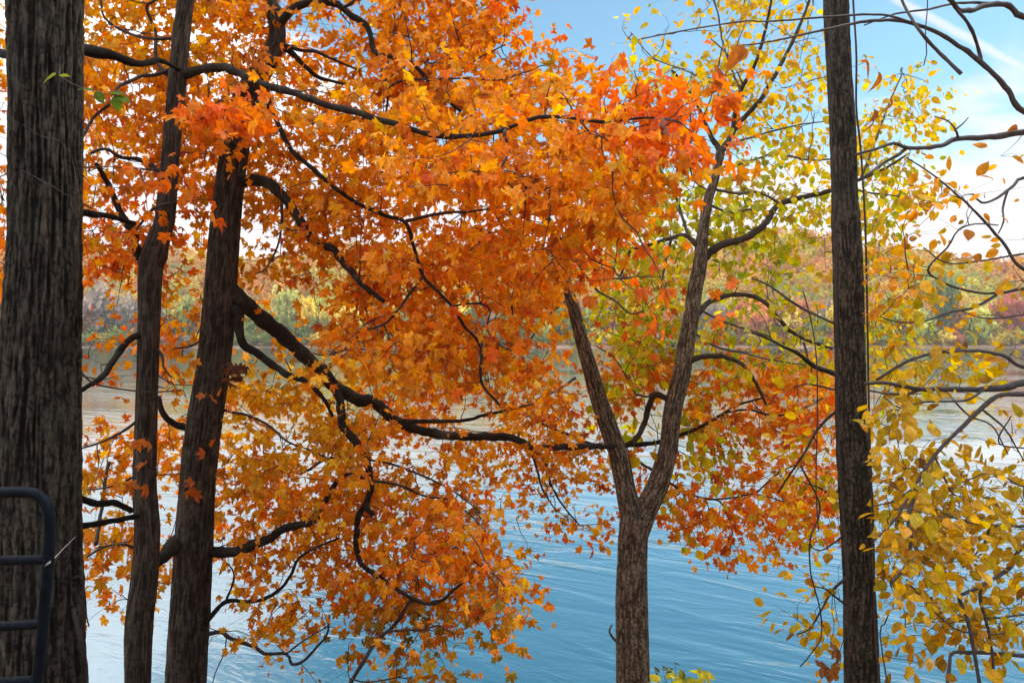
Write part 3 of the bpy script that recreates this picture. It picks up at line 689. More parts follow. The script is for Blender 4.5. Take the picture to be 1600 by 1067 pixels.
bb([(1600, 960), (1560, 965), (1520, 965), (1480, 975)], 5, 4.6, 5, 2)

# ================================================================== FOLIAGE (coverage read from the photograph, hung on the limbs above)
O = {
 -3: [(100, 760, 7)], -2: [(100, 800, 7)], -1: [(100, 810, 8)],
 0: [(-40, 20, 5), (110, 160, 2), (160, 280, 7), (280, 420, 8), (420, 560, 6), (560, 790, 8.3), (790, 822, 5)],
 1: [(-40, 20, 5), (110, 165, 5), (165, 420, 8), (420, 560, 6.5), (560, 800, 8.3), (815, 832, 1)],
 2: [(-40, 20, 5), (110, 440, 7.6), (440, 560, 7), (560, 800, 8.3), (800, 880, 7.5)],
 3: [(-40, 20, 4), (110, 420, 7.6), (420, 900, 8.4), (900, 960, 2), (985, 1050, 6)],
 4: [(-40, 20, 3), (110, 300, 7.4), (300, 800, 8.4), (800, 900, 8.2), (900, 960, 6), (960, 1085, 8.5)],
 5: [(-40, 20, 3), (110, 300, 7), (300, 800, 8.4), (800, 930, 7.8), (930, 1105, 8.2)],
 6: [(-40, 20, 5), (110, 300, 6.6), (300, 780, 8), (780, 860, 7), (860, 1000, 8), (1030, 1080, 6)],
 7: [(-40, 20, 5), (110, 180, 7), (180, 290, 5), (300, 780, 8), (780, 850, 7), (850, 1010, 8.4)],
 8: [(-40, 20, 5), (110, 280, 6), (300, 340, 4), (400, 780, 8), (780, 870, 7), (870, 1015, 8.2)],
 9: [(-40, 20, 6), (110, 240, 8), (240, 320, 4.5), (380, 480, 6), (480, 780, 8), (780, 900, 8), (900, 980, 5.5)],
 10: [(-40, 20, 6), (110, 215, 6), (250, 320, 3), (380, 430, 6), (430, 500, 3.5), (500, 780, 8.7), (780, 910, 8.6), (910, 1050, 4)],
 11: [(-40, 20, 7), (110, 215, 2), (255, 325, 5), (380, 450, 6), (450, 540, 3), (540, 890, 8.7), (900, 1065, 4)],
 12: [(-40, 20, 7), (110, 215, 2), (255, 320, 6), (380, 440, 2.5), (440, 510, 2), (520, 780, 8), (780, 880, 6.5), (910, 1060, 3.5)],
 13: [(-40, 20, 5), (130, 215, 4), (250, 315, 5), (400, 520, 1.8), (520, 760, 8.6), (760, 840, 6), (840, 900, 1), (920, 1060, 4), (1080, 1180, 2)],
 14: [(-40, 10, 4), (150, 210, 3), (245, 305, 5), (370, 430, 7), (430, 510, 5.5), (520, 760, 8.5), (770, 860, 8.5), (860, 900, 3), (930, 1050, 7), (1080, 1200, 7), (1200, 1310, 7.5)],
 15: [(-40, 0, 4), (245, 295, 6), (350, 440, 9), (440, 640, 7.4), (640, 720, 6), (720, 760, 5), (760, 900, 8.2), (935, 1045, 5.5), (1080, 1310, 8.6)],
 16: [(160, 212, 5), (248, 300, 7), (345, 640, 8.2), (640, 690, 5), (690, 780, 2), (780, 925, 8.6), (970, 1010, 3.5), (1080, 1310, 8.6)],
 17: [(120, 212, 6.5), (245, 290, 8), (340, 430, 8), (430, 520, 5), (520, 740, 6.5), (740, 945, 8), (970, 1000, 3), (1070, 1150, 3.5), (1150, 1220, 2.5), (1225, 1310, 6)],
 18: [(120, 212, 6), (245, 290, 7), (335, 560, 8.2), (560, 680, 8), (680, 750, 3), (750, 965, 7.2), (985, 1010, 6), (1050, 1100, 7), (1100, 1200, 5.5), (1200, 1310, 8.6)],
 19: [(120, 205, 3), (250, 285, 6), (335, 480, 8), (480, 700, 8.5), (700, 760, 5.5), (780, 970, 5.8), (1040, 1150, 6), (1150, 1300, 9)],
 20: [(120, 210, 6.5), (250, 275, 5), (335, 480, 7), (480, 765, 8.6), (800, 955, 4.6), (1025, 1080, 4.5), (1080, 1255, 8), (1255, 1310, 3)],
 21: [(122, 210, 8.6), (245, 275, 6), (335, 500, 6), (500, 770, 8.6), (800, 850, 1.6), (915, 935, 1), (1090, 1200, 6), (1200, 1255, 6.5)],
 22: [(125, 210, 7.5), (245, 272, 6), (330, 500, 5.2), (500, 790, 8.6), (790, 825, 5.5), (1088, 1112, 2), (1160, 1190, 2)],
 23: [(135, 205, 4.5), (242, 265, 4), (335, 430, 2), (430, 560, 6.5), (560, 800, 8), (800, 832, 5)],
 24: [(335, 400, 1.5), (410, 520, 7), (520, 680, 5), (680, 805, 5.6)],
 25: [(415, 500, 2.2), (540, 600, 3), (600, 690, 5.5), (690, 790, 1.2)],
 26: [(490, 520, 2), (590, 700, 4.5), (225, 245, 2)],
 27: [(560, 700, 4)],
}
Y = {
 -2: [(1050, 1300, 4)], -1: [(1050, 1300, 3.5)],
 0: [(1040, 1100, 0.8), (1150, 1290, 2.4)],
 1: [(970, 1060, 1.6), (1060, 1290, 2.4)],
 2: [(980, 1100, 3.2), (1100, 1290, 3.5), (1340, 1380, 1.2), (1425, 1455, 1)],
 3: [(985, 1100, 4.2), (1100, 1290, 3.8), (1340, 1460, 2.6)],
 4: [(955, 1000, 2), (1090, 1130, 2), (1150, 1290, 3.9), (1340, 1450, 4.6)],
 5: [(1130, 1290, 4), (1340, 1440, 4)],
 6: [(1005, 1060, 5.5), (1060, 1110, 1.2), (1140, 1290, 4), (1340, 1420, 5.5)],
 7: [(1000, 1095, 5.5), (1130, 1290, 4.8), (1340, 1430, 5.6)],
 8: [(980, 1090, 5.8), (1115, 1290, 4.8), (1340, 1420, 5.2)],
 9: [(950, 1080, 6.3), (1110, 1300, 4.6), (1340, 1400, 3.5)],
 10: [(950, 1080, 5.6), (1120, 1300, 2.8), (1340, 1380, 1.5)],
 11: [(940, 1070, 5.5), (1110, 1300, 2.2), (1340, 1370, 1)],
 12: [(930, 1060, 5.4), (1110, 1300, 2.6), (1350, 1420, 4.5)],
 13: [(940, 1060, 5), (1100, 1300, 2.8), (1350, 1420, 4.5)],
 14: [(950, 1050, 3.6), (1085, 1200, 3), (1200, 1300, 2), (1350, 1400, 2.5)],
 15: [(950, 1040, 2.2), (1085, 1160, 2.2)],
 16: [(960, 1035, 1.6), (1065, 1120, 2.4), (1350, 1400, 2.5)],
 17: [(980, 1020, 1.6), (1060, 1150, 3)],
 18: [(1060, 1130, 2.6)], 19: [(1040, 1100, 1.5)], 20: [(1030, 1080, 1)],
}
G = {
 7: [(1420, 1530, 5)], 6: [(1530, 1570, 1)], 8: [(1480, 1530, 1.5)],
 9: [(1365, 1430, 5), (1480, 1500, 1), (1560, 1620, 2)],
 10: [(1360, 1460, 5.6), (1470, 1500, 3.5), (1560, 1620, 2.6)],
 11: [(1360, 1450, 5.6), (1565, 1620, 2.4)],
 12: [(1360, 1450, 3.6), (1495, 1560, 3.4)],
 13: [(1360, 1420, 3.4), (1455, 1500, 3.6), (1560, 1620, 3)],
 14: [(1360, 1450, 3.6), (1470, 1540, 5.4), (1560, 1620, 2)],
 15: [(1360, 1450, 5), (1480, 1520, 2)],
 16: [(1360, 1430, 5), (1550, 1620, 3)],
 17: [(1362, 1460, 4.6), (1490, 1520, 1.5), (1570, 1620, 2.4)],
 18: [(1362, 1460, 6.6), (1480, 1540, 4.6), (1565, 1620, 4)],
 19: [(1365, 1550, 6.6), (1565, 1620, 5.6)],
 20: [(1368, 1550, 7.6), (1570, 1620, 5)],
 21: [(1372, 1550, 6.6), (1560, 1620, 4)],
 22: [(1372, 1500, 5.6), (1570, 1620, 5)],
 23: [(1375, 1430, 3.6), (1430, 1500, 3.6), (1500, 1620, 4)],
 24: [(1375, 1420, 2.6), (1420, 1500, 5.4), (1500, 1620, 5.6)],
 25: [(1380, 1440, 3), (1450, 1480, 1), (1500, 1560, 2.6)],
 26: [(1390, 1410, 2)],
}
GS = {   # golden leaves on the slim tree's own low twigs
 16: [(1230, 1300, 3)], 17: [(1210, 1305, 4.5)], 18: [(1245, 1308, 5)], 19: [(1240, 1308, 4.6)], 20: [(1255, 1310, 4.2)], 21: [(1265, 1312, 4)],
 22: [(1250, 1315, 4.6)], 23: [(1225, 1315, 4.6)], 24: [(1210, 1315, 4.6)], 25: [(1215, 1245, 2), (1290, 1320, 3)], 26: [(1285, 1315, 1)],
}
ORANGE = [(0.86, 0.36, 0.016), (0.84, 0.30, 0.013), (0.76, 0.22, 0.013), (0.86, 0.43, 0.02), (0.56, 0.17, 0.015), (0.88, 0.38, 0.024)]
RED = [(0.80, 0.18, 0.016), (0.76, 0.145, 0.016), (0.84, 0.22, 0.016), (0.56, 0.10, 0.016), (0.84, 0.20, 0.03)]
GOLD = [(0.80, 0.42, 0.02), (0.76, 0.37, 0.018), (0.82, 0.50, 0.03), (0.62, 0.36, 0.03)]
OLIVE = [(0.45, 0.26, 0.025), (0.32, 0.26, 0.03), (0.6, 0.25, 0.02)]
def maple_colour(px, py, pos):
    n = len(px)
    base = palette(ORANGE, [3, 3, 2.5, 1.5, 1.2, 1.2], n)
    red = palette(RED, [3, 2, 2, 1, 1], n); gold = palette(GOLD, [2, 2, 1, 1], n); ol = palette(OLIVE, [1, 1, 1], n)
    nz = np.array([mn.noise(Vector(p) * 1.1) for p in pos])
    wr = smooth(860, 1040, px) * (py < 260) * 0.75 + smooth(740, 800, px) * (py < 230) * 0.25 + smooth(700, 1000, px) * (py > 540) * 0.38 + ((px < 300) & (py > 280) & (py < 440)) * 0.6 + ((px > 900) & (py > 380) & (py < 560)) * 0.7
    wr = np.clip(wr + nz * 0.6 - 0.05, 0, 0.95)
    wg = ((px > 330) & (px < 560) & (py > 560) & (py < 740)) * 0.7 + (py < 120) * (px < 330) * 0.5 + ((py > 740) & (px < 820)) * 0.25 - nz * 0.5
    wg = np.clip(wg, 0, 0.85) * (1 - wr)
    wo = np.clip(smooth(880, 1000, py) * (px > 480) * 0.65 + nz * 0.5 - 0.2, 0, 0.8) * smooth(820, 900, py)
    u = rng.random(n)
    c = base.copy()
    c[u < wr] = red[u < wr]
    m = (u >= wr) & (u < wr + wg); c[m] = gold[m]
    m = rng.random(n) < wo; c[m] = ol[m]
    return c
YEL = [(0.66, 0.56, 0.025), (0.47, 0.49, 0.025), (0.74, 0.51, 0.02), (0.76, 0.41, 0.018), (0.35, 0.42, 0.028)]
def yellow_colour(px, py, pos):
    n = len(px); a = palette(YEL, [3, 3, 2, 0.8, 2], n); b = palette(YEL, [1.2, 0.4, 3, 3.2, 0.1], n)
    w = np.clip(1 - smooth(140, 320, py) + 0.35 * smooth(1180, 1300, px), 0, 1)
    m = rng.random(n) < w; a[m] = b[m]
    return a
BCH = [(0.62, 0.37, 0.016), (0.66, 0.42, 0.016), (0.53, 0.31, 0.022), (0.48, 0.40, 0.022), (0.55, 0.28, 0.02), (0.22, 0.09, 0.03)]
def beech_colour(px, py, pos):
    n = len(px); a = palette(BCH, [3, 3.5, 2, 2, 1, 0.35], n); b = palette([(0.74, 0.30, 0.025), (0.78, 0.36, 0.025), (0.60, 0.24, 0.03), (0.74, 0.44, 0.02)], [2, 2, 1, 1], n)
    m = rng.random(n) < 0.8 * (1 - smooth(330, 600, py)); a[m] = b[m]
    return a

pts = grid_points(O, 430, layered=True)
pts = pts[rng.permutation(len(pts))]
nodesA, nodesB = np.array(mapA.nodes), np.array(mapB.nodes)
def near(nodes, pts):
    npx = nodes[:, 0] / nodes[:, 1] * F + CX; npy = HY - nodes[:, 2] / nodes[:, 1] * F
    return np.array([np.min((npx - a) ** 2 + (npy - b) ** 2) for a, b in pts])
wA = near(nodesA, pts) * np.exp(rng.normal(0, 0.7, len(pts))) < near(nodesB, pts) * np.exp(rng.normal(0, 0.7, len(pts)))
cnt = 0
cnt += foliate(mapA, pts[wA], maple_colour, MAPLE, M_LEAF, 11, 0.045, 0.115, 0.45, 0.0032)
cnt += foliate(mapB, pts[~wA], maple_colour, MAPLE, M_LEAF, 11, 0.045, 0.115, 0.5, 0.0032)
cnt += foliate(frk, grid_points(Y, 178), yellow_colour, OVAL, M_YLEAF, 10, 0.066, 0.125, 0.6, 0.0036)
cnt += foliate(bee, grid_points(G, 300), beech_colour, BEECH, M_GLEAF, 7, 0.057, 0.11, 0.35, 0.0026, droop=0.5)
cnt += foliate(slim, grid_points(GS, 480), beech_colour, BEECH, M_GLEAF, 7, 0.057, 0.10, 0.3, 0.0026, droop=0.5)
fp = np.array([(rng.uniform(228, 300), rng.uniform(265, 385)) for _ in range(6)] + [(rng.uniform(290, 400), rng.normal(184, 11)) for _ in range(13)] + [(rng.uniform(345, 385), rng.uniform(130, 230)) for _ in range(5)])
def front_colour(px, py, pos):
    return palette(RED[:3] + ORANGE[:3], [2, 1, 3, 1, 2, 2], len(px))
foliate(mapA, fp, front_colour, MAPLE, M_LEAF, 9, 0.05, 0.10, 0.1, 0.003, name='foliage', front=True, dfun=lambda a, b, d: 4.75 + rng.normal(0, 0.12))
fp = np.array([(rng.uniform(850, 895), rng.uniform(375, 452)) for _ in range(13)])
foliate(mapB, fp, maple_colour, MAPLE, M_LEAF, 9, 0.05, 0.11, 0.1, 0.003, name='foliage', front=True, dfun=lambda a, b, d: 6.1 + rng.normal(0, 0.15))
for t in (mapA, mapB, frk, slim, bee): t.finish_twigs()
print('leaves', cnt)

# withered brown leaves that hang by themselves
def dead_leaves(tree, spec, variants, cols, name='dead_leaf'):
    for px, py, d, s, tip, nor in spec:
        c = np.array([cols[rng.integers(len(cols))]])
        obj(name, leaves_mesh(name, variants, np.array([P(px, py, d)]), np.array([tip], float), np.array([nor], float), np.array([s]), c), M_GLEAF, tree.root)
CURLED = [fan_variant(oval_outline(0.22, 0.1), (0.02, 0.4), curl(0.3, 0.9, 0.5, 0.12), 0.15), fan_variant(oval_outline(0.27, 0.05), (-0.02, 0.5), curl(-0.4, 1.1, 0.6, 0.14), 0.15)]
BRN = [(0.20, 0.07, 0.03), (0.26, 0.09, 0.035), (0.15, 0.06, 0.03)]
bee.branch([(1096, 190), (1112, 150), (1120, 115), (1128, 75)], 4.0, 4.0, 2, 2, nodes=False)
bee.branch([(1112, 185), (1125, 140), (1142, 95), (1165, 35)], 4.0, 4.1, 2, 2, nodes=False)
dead_leaves(bee, [(1116, 102, 3.95, 0.155, (-0.05, 0.1, -1), (0.5, -0.8, 0.1)), (1168, 78, 3.98, 0.15, (-0.75, 0.1, -0.75), (0.2, -0.8, 0.6)),
                  (1372, 112, 4.6, 0.10, (0.1, 0.1, -1), (0.3, -1, 0.1)), (1345, 96, 4.6, 0.09, (0.9, 0.1, -0.3), (0.1, -0.4, 0.9)), (1392, 155, 4.6, 0.07, (0.05, 0.1, -1), (0.6, -0.7, 0.1)), (1365, 170, 4.6, 0.08, (-0.1, 0.1, -1), (0.3, -0.8, 0.2)), (1363, 185, 4.6, 0.07, (0.1, 0.1, -1), (0.8, -0.6, 0.1)),
                  (1590, 200, 4.8, 0.07, (-0.8, 0, -0.3), (0.2, -0.9, 0.4))], CURLED, [(0.34, 0.13, 0.04), (0.42, 0.15, 0.045), (0.28, 0.11, 0.04)])
sp = []
for k in range(16):
    sp.append((rng.normal(364, 11), rng.normal(582, 10), 5.55 + rng.normal(0, 0.05), rng.uniform(0.05, 0.075), rng.normal(0, 0.7, 3) + (0, 0, -0.8), rng.normal(0, 1, 3)))
dead_leaves(mapB, sp, MAPLE, BRN)
mapB.branch([(345, 575), (355, 568), (364, 572), (368, 582)], 5.85, 5.55, 4, 2, nodes=False)
sp = []
for (x, y) in [(300, 752), (318, 705), (306, 772), (330, 620), (345, 612), (318, 618), (228, 760), (296, 765), (335, 690), (232, 690), (225, 726)]:
    sp.append((x, y, 5.5 if x > 250 else 5.2, rng.uniform(0.045, 0.07), (rng.normal(0.3, 0.6), rng.normal(0, 0.5), -0.8), (rng.normal(0, 0.9), rng.normal(-0.4, 0.5), 0.8)))
dead_leaves(mapB, sp, MAPLE, [(0.5, 0.15, 0.03), (0.45, 0.12, 0.03), (0.6, 0.2, 0.03)])
dead_leaves(slim, [(1305, 900 + 115, 4.95, 0.09, (0.9, 0, -0.35), (0.2, -0.7, 0.7)), (1285, 1042, 4.95, 0.10, (0.9, 0.1, -0.15), (0.1, -0.6, 0.8)), (1300, 1047, 4.95, 0.09, (0.6, 0, -0.8), (0.3, -0.9, 0.2))], MAPLE, [(0.3, 0.13, 0.05), (0.4, 0.17, 0.04)])

# ================================================================== hanging vines, sprig, gate, cord, shrub
def vine(pts, d, w, label, group=None):
    Q = [P(a, b, d + 0.03 * math.sin(i * 2.1)) for i, (a, b) in enumerate(pts)]
    path, rr = catmull(Q, [w / 2 * d / F] * len(Q), 0.05)
    o = obj('hanging_vine', tubes_mesh('hanging_vine', [(path, rr, 6)]), M_TWIG)
    return tag(o, label, 'vine', group)
vine([(1331, -60), (1333, 0), (1338, 84), (1338, 169), (1345, 236), (1352, 354), (1355, 485), (1358, 653), (1361, 740), (1365, 842), (1367, 977), (1374, 1067), (1377, 1180)], 4.85, 3.4, 'long thin dark vine hanging down the right side of the slim dark trunk')
vine([(1296, -60), (1298, 200), (1306, 420), (1309, 640), (1314, 760), (1324, 900), (1326, 1067), (1328, 1180)], 4.98, 3.2, 'thin vine pressed against the left edge of the slim dark trunk')
vine([(1255, 455), (1268, 505), (1276, 566), (1277, 653), (1275, 760), (1279, 830)], 5.0, 2.0, 'fine vine dangling freely between the forked tree and the slim dark trunk')
vine([(1449, -40), (1449, 13), (1446, 50), (1448, 84), (1443, 103)], 4.6, 1.8, 'short fine vine dangling in the blue sky right of the slim dark trunk')

vine([(38, 268), (60, 280), (84, 292), (100, 303), (118, 312)], 4.24, 1.6, 'thin vine slanting across the upper face of the furrowed trunk')
vine([(36, 195), (62, 212), (95, 222), (108, 238), (116, 262), (120, 300)], 4.24, 1.4, 'thin curling vine on the furrowed trunk, just under the green sprig')
sprig = thing('climbing_sprig', Vector(P(100, 122, 4.1)), 'small green leaved sprig growing across the furrowed trunk near the top', 'sprig')
Q = [P(a, b, d) for a, b, d in [(94, 108, 4.24), (94, 118, 4.18), (112, 130, 4.12), (140, 142, 4.1), (165, 146, 4.1), (184, 150, 4.1)]]
path, rr = catmull(Q, [0.0016] * 6, 0.03)
obj('stem', tubes_mesh('stem', [(path, rr, 5)]), M_TWIGG, sprig)
for (x, y, s, tip, nor, c) in [(88, 116, 0.085, (-1, 0, -0.35), (0.2, -0.6, 0.7), (0.30, 0.36, 0.02)), (92, 118, 0.055, (1, 0, 0.1), (0.1, -0.6, 0.7), (0.30, 0.36, 0.02)), (145, 142, 0.08, (-0.9, 0, 0.3), (0, -0.4, 0.9), (0.10, 0.20, 0.03)), (150, 143, 0.07, (0.5, 0, -0.8), (0, -0.7, 0.4), (0.14, 0.26, 0.03)), (168, 147, 0.09, (0.9, 0, 0.2), (0, -0.5, 0.8), (0.12, 0.24, 0.03)), (180, 150, 0.08, (0.2, 0, -0.9), (0.2, -0.8, 0.3), (0.14, 0.28, 0.03)), (182, 150, 0.075, (0.9, 0, -0.3), (0, -0.6, 0.7), (0.12, 0.24, 0.03))]:
    obj('leaf', leaves_mesh('leaf', [OVAL[0]], np.array([P(x, y, 4.1)]), np.array([tip], float), np.array([nor], float), np.array([s]), np.array([c])), M_YLEAF, sprig)

# tube gate: bent outer frame, rails welded into the upright
dg = 2.45
gate = thing('tube_gate', Vector((P(20, 900, dg)[0], dg, bank_z(0, dg))), 'dark blue round tube gate with a rounded corner in front of the furrowed trunk', 'gate')
def gtube(name, pts, w, d=dg):
    Q = [P(a, b, d) for a, b in pts]
    path, rr = catmull(Q, [w / 2 * d / F] * len(Q), 0.012)
    return obj(name, tubes_mesh(name, [(path, rr, 24)]), M_GATE, gate)
gtube('frame', [(-420, 776), (-250, 773), (-100, 771), (-20, 769.5), (30, 769), (48, 770), (62, 776), (72, 788), (77, 806), (77.5, 830), (75, 880), (70, 940), (65, 1000), (58, 1070), (50, 1150), (42, 1230), (38, 1250), (28, 1266), (10, 1275), (-40, 1278), (-250, 1284), (-420, 1288)], 17)
for (xa, ya), (xb, yb) in [((-420, 886), (74, 874)), ((-420, 1004), (68, 974)), ((-420, 1092), (60, 1061)), ((-420, 1190), (50, 1160))]:
    gtube('rail', [(xa, ya), (0, yb + (ya - yb) * 0.16), (xb, yb)], 15)
gtube('stile', [(-420, 770), (-420, 900), (-420, 1290)], 17)
cq = [P(79, 876, dg - 0.02), P(70, 884, dg - 0.035), P(78, 879, dg - 0.03), P(98, 858, 3.2), P(118, 838, 4.2)]
path, rr = catmull(cq, [0.0012] * 5, 0.03)
tag(obj('tie_cord', tubes_mesh('tie_cord', [(path, rr, 6)]), M_CORD), 'thin pale cord tying the blue gate to the furrowed trunk', 'cord')

shr = thing('bank_shrub', Vector((P(1066, 1060, 6.2)[0], 6.2, bank_z(0, 6.2))), 'low yellow green leaved shrub at the foot of the forked tree', 'shrub')
st = []; pp, tt, nn, ss = [], [], [], []
b0 = np.array((P(1066, 1060, 6.2)[0], 6.2, bank_z(0, 6.2) - 0.05))
for k in range(34):
    px = rng.uniform(1018, 1118); c = P(px, 1075 + rng.uniform(-6, 34) - 8 * math.cos((px - 1085) / 26), 6.2 + rng.normal(0, 0.16))
    mid = (b0 + c) / 2 + np.array((0, 0, 0.08)); t = np.linspace(0, 1, 6)[:, None]
    st.append((b0 * (1 - t) ** 2 + 2 * mid * t * (1 - t) + c * t * t, np.linspace(0.005, 0.002, 6), 5))
    for j in range(6):
        pp.append(c + rng.normal(0, 0.04, 3)); tt.append(rng.normal(0, 0.6, 3) + (0, 0, -0.2)); nn.append(rng.normal(0, 0.4, 3) + (0, -0.3, 1)); ss.append(rng.uniform(0.07, 0.11))
for (x, y) in [(1022, 1041), (1035, 1040), (1048, 1043), (1025, 1050), (1055, 1037), (1068, 1048), (1040, 1056)]:
    c = P(x, y, 6.2); pp.append(c); tt.append(rng.normal(0, 0.5, 3) + (0.5, 0, -0.2)); nn.append(np.array((0.2, -0.2, 1.0))); ss.append(0.06)
    mid = (b0 + c) / 2; t = np.linspace(0, 1, 6)[:, None]; st.append((b0 * (1 - t) ** 2 + 2 * mid * t * (1 - t) + c * t * t, np.linspace(0.004, 0.0015, 6), 5))
obj('stem', tubes_mesh('stem', st), M_TWIG, shr)
obj('foliage', leaves_mesh('foliage', OVAL, np.array(pp), np.array(tt), np.array(nn), np.array(ss), np.vstack([palette([(0.55, 0.55, 0.03), (0.62, 0.56, 0.03), (0.4, 0.46, 0.03)], [2, 2, 1], len(pp) - 7), palette([(0.08, 0.12, 0.04)], [1], 7)])), M_YLEAF, shr)

# ================================================================== ground, water, hills, far woods
def hill(x, y):
    s = smooth(SHORE + 4, SHORE + 165, y)
    px = x / np.maximum(y, 1) * F + CX
    crest = 38 + 3.5 * np.sin(px * 0.011 + 0.6) + 2.5 * np.sin(px * 0.027) + 5 * np.exp(-((px - 1250) / 140) ** 2) - 3 * np.exp(-((px - 1480) / 70) ** 2)
    return s * crest + smooth(SHORE - 1, SHORE + 2.5, y) * 0.8
def ground_z(x, y):
    near = np.where(y < 1.5, -1.6 + 0.0 * y, -1.6 - 0.411 * (y - 1.5))
    near = np.maximum(near, -7.5)
    far = np.where(y < SHORE - 6, -7.5, -7.5 + 2.5 * smooth(SHORE - 6, SHORE, y)) + np.where(y > SHORE - 1, hill(x, y), 0)
    return np.where(y < 60, near, far)
ys = np.concatenate([np.linspace(-30, 1, 12), np.linspace(1.2, 18, 46), np.linspace(20, SHORE - 8, 14), np.linspace(SHORE - 7, SHORE + 8, 24), np.linspace(SHORE + 10, SHORE + 190, 60), np.linspace(SHORE + 210, 1600, 14)])
xs = np.concatenate([np.linspace(-1500, -420, 12), np.linspace(-400, -32, 62), np.linspace(-30, 30, 61), np.linspace(32, 400, 62), np.linspace(420, 1500, 12)])
X, Yg = np.meshgrid(xs, ys)
Z = ground_z(X, Yg)
bump = np.array([mn.noise(Vector((a * 0.9, b * 0.9, 0))) * 0.10 + mn.noise(Vector((a * 0.2, b * 0.2, 5))) * 0.12 for a, b in zip(X.ravel(), Yg.ravel())]).reshape(X.shape)
Z = Z + np.where(Yg < 20, bump, bump * 4)
nx, ny = len(xs), len(ys)
ii = (np.arange(ny - 1)[:, None] * nx + np.arange(nx - 1)[None, :])
q = np.stack([ii, ii + 1, ii + nx + 1, ii + nx], -1).reshape(-1, 4)
gm = raw_mesh('ground', np.stack([X, Yg, Z], -1).reshape(-1, 3), q.ravel(), np.arange(len(q)) * 4, np.full(len(q), 4), smoothf=True)
m, nt, out = newmat('leaf_litter'); L = nt.links.new
tc = N(nt, 'ShaderNodeTexCoord')
v1 = N(nt, 'ShaderNodeTexVoronoi', Scale=11.0); L(tc.outputs['Object'], v1.inputs['Vector'])
n1 = N(nt, 'ShaderNodeTexNoise', Scale=0.6, Detail=8.0, Roughness=0.7); L(tc.outputs['Object'], n1.inputs['Vector'])
sx = N(nt, 'ShaderNodeSeparateXYZ'); L(v1.outputs['Color'], sx.inputs[0])
rp = ramp(nt, [(0.0, (0.06, 0.035, 0.02)), (0.3, (0.22, 0.09, 0.03)), (0.6, (0.30, 0.14, 0.05)), (0.85, (0.12, 0.07, 0.04)), (1.0, (0.34, 0.22, 0.06))]); L(sx.outputs[0], rp.inputs['Fac'])
rp2 = ramp(nt, [(0.35, (0.5, 0.5, 0.5)), (0.65, (1.2, 1.15, 1.1))]); L(n1.outputs['Fac'], rp2.inputs['Fac'])
mx = N(nt, 'ShaderNodeMix', data_type='RGBA', blend_type='MULTIPLY'); mx.inputs[0].default_value = 1
L(rp.outputs['Color'], mx.inputs[6]); L(rp2.outputs['Color'], mx.inputs[7])
b = N(nt, 'ShaderNodeBsdfPrincipled', Roughness=0.95); sy = N(nt, 'ShaderNodeSeparateXYZ'); L(tc.outputs['Object'], sy.inputs[0])
gy = N(nt, 'ShaderNodeMath', operation='GREATER_THAN'); gy.inputs[1].default_value = 150; L(sy.outputs['Y'], gy.inputs[0])
mxf = N(nt, 'ShaderNodeMix', data_type='RGBA'); mxf.inputs[7].default_value = (0.36, 0.22, 0.14, 1); L(gy.outputs[0], mxf.inputs[0]); L(mx.outputs[2], mxf.inputs[6])
L(mxf.outputs[2], b.inputs['Base Color'])
bp = N(nt, 'ShaderNodeBump', Strength=0.5, Distance=0.03); L(v1.outputs['Distance'], bp.inputs['Height']); L(bp.outputs['Normal'], b.inputs['Normal'])
L(b.outputs['BSDF'], out.inputs['Surface'])
tag(obj('ground', gm, m), kind='structure')

# lake
wm = raw_mesh('lake_water', [(-700, 8, WATER), (700, 8, WATER), (700, SHORE + 3, WATER), (-700, SHORE + 3, WATER)], [0, 1, 2, 3], [0], [4])
m, nt, out = newmat('lake_water'); L = nt.links.new
tc = N(nt, 'ShaderNodeTexCoord')
def wave(scale, rot, detail, rough=0.5, dist=0.0):
    m0 = N(nt, 'ShaderNodeMapping'); m0.inputs['Rotation'].default_value = (0, 0, rot)
    mp = N(nt, 'ShaderNodeMapping'); mp.inputs['Scale'].default_value = scale
    L(tc.outputs['Object'], m0.inputs['Vector']); L(m0.outputs['Vector'], mp.inputs['Vector'])
    n = N(nt, 'ShaderNodeTexNoise', Scale=1.0, Detail=detail, Roughness=rough); n.inputs['Distortion'].default_value = dist
    L(mp.outputs['Vector'], n.inputs['Vector'])
    return n.outputs['Fac']
w1 = wave((0.42, 1.45, 1), R(30), 3.0, 0.5, 0.9)
w2 = wave((1.6, 4.2, 1), R(14), 3.0, 0.55, 0.6)
w3 = wave((0.05, 0.12, 1), R(12), 3.0)
r3 = N(nt, 'ShaderNodeMapRange'); r3.inputs['From Min'].default_value = 0.35; r3.inputs['From Max'].default_value = 0.65; r3.inputs['To Min'].default_value = 0.2; r3.inputs['To Max'].default_value = 1.4
L(w3, r3.inputs['Value'])
ma = N(nt, 'ShaderNodeMath', operation='MULTIPLY_ADD'); ma.inputs[1].default_value = 0.22
L(w2, ma.inputs[0]); L(w1, ma.inputs[2])
mb = N(nt, 'ShaderNodeMath', operation='MULTIPLY'); L(ma.outputs[0], mb.inputs[0]); L(r3.outputs[0], mb.inputs[1])
bp = N(nt, 'ShaderNodeBump', Strength=1.0, Distance=0.042); L(mb.outputs[0], bp.inputs['Height'])
df = N(nt, 'ShaderNodeBsdfDiffuse'); df.inputs['Color'].default_value = (0.005, 0.062, 0.098, 1)
gl = N(nt, 'ShaderNodeBsdfGlossy', Roughness=0.03); gl.inputs['Color'].default_value = (0.90, 0.96, 0.98, 1)
fr = N(nt, 'ShaderNodeFresnel', IOR=1.45); L(bp.outputs['Normal'], fr.inputs['Normal'])
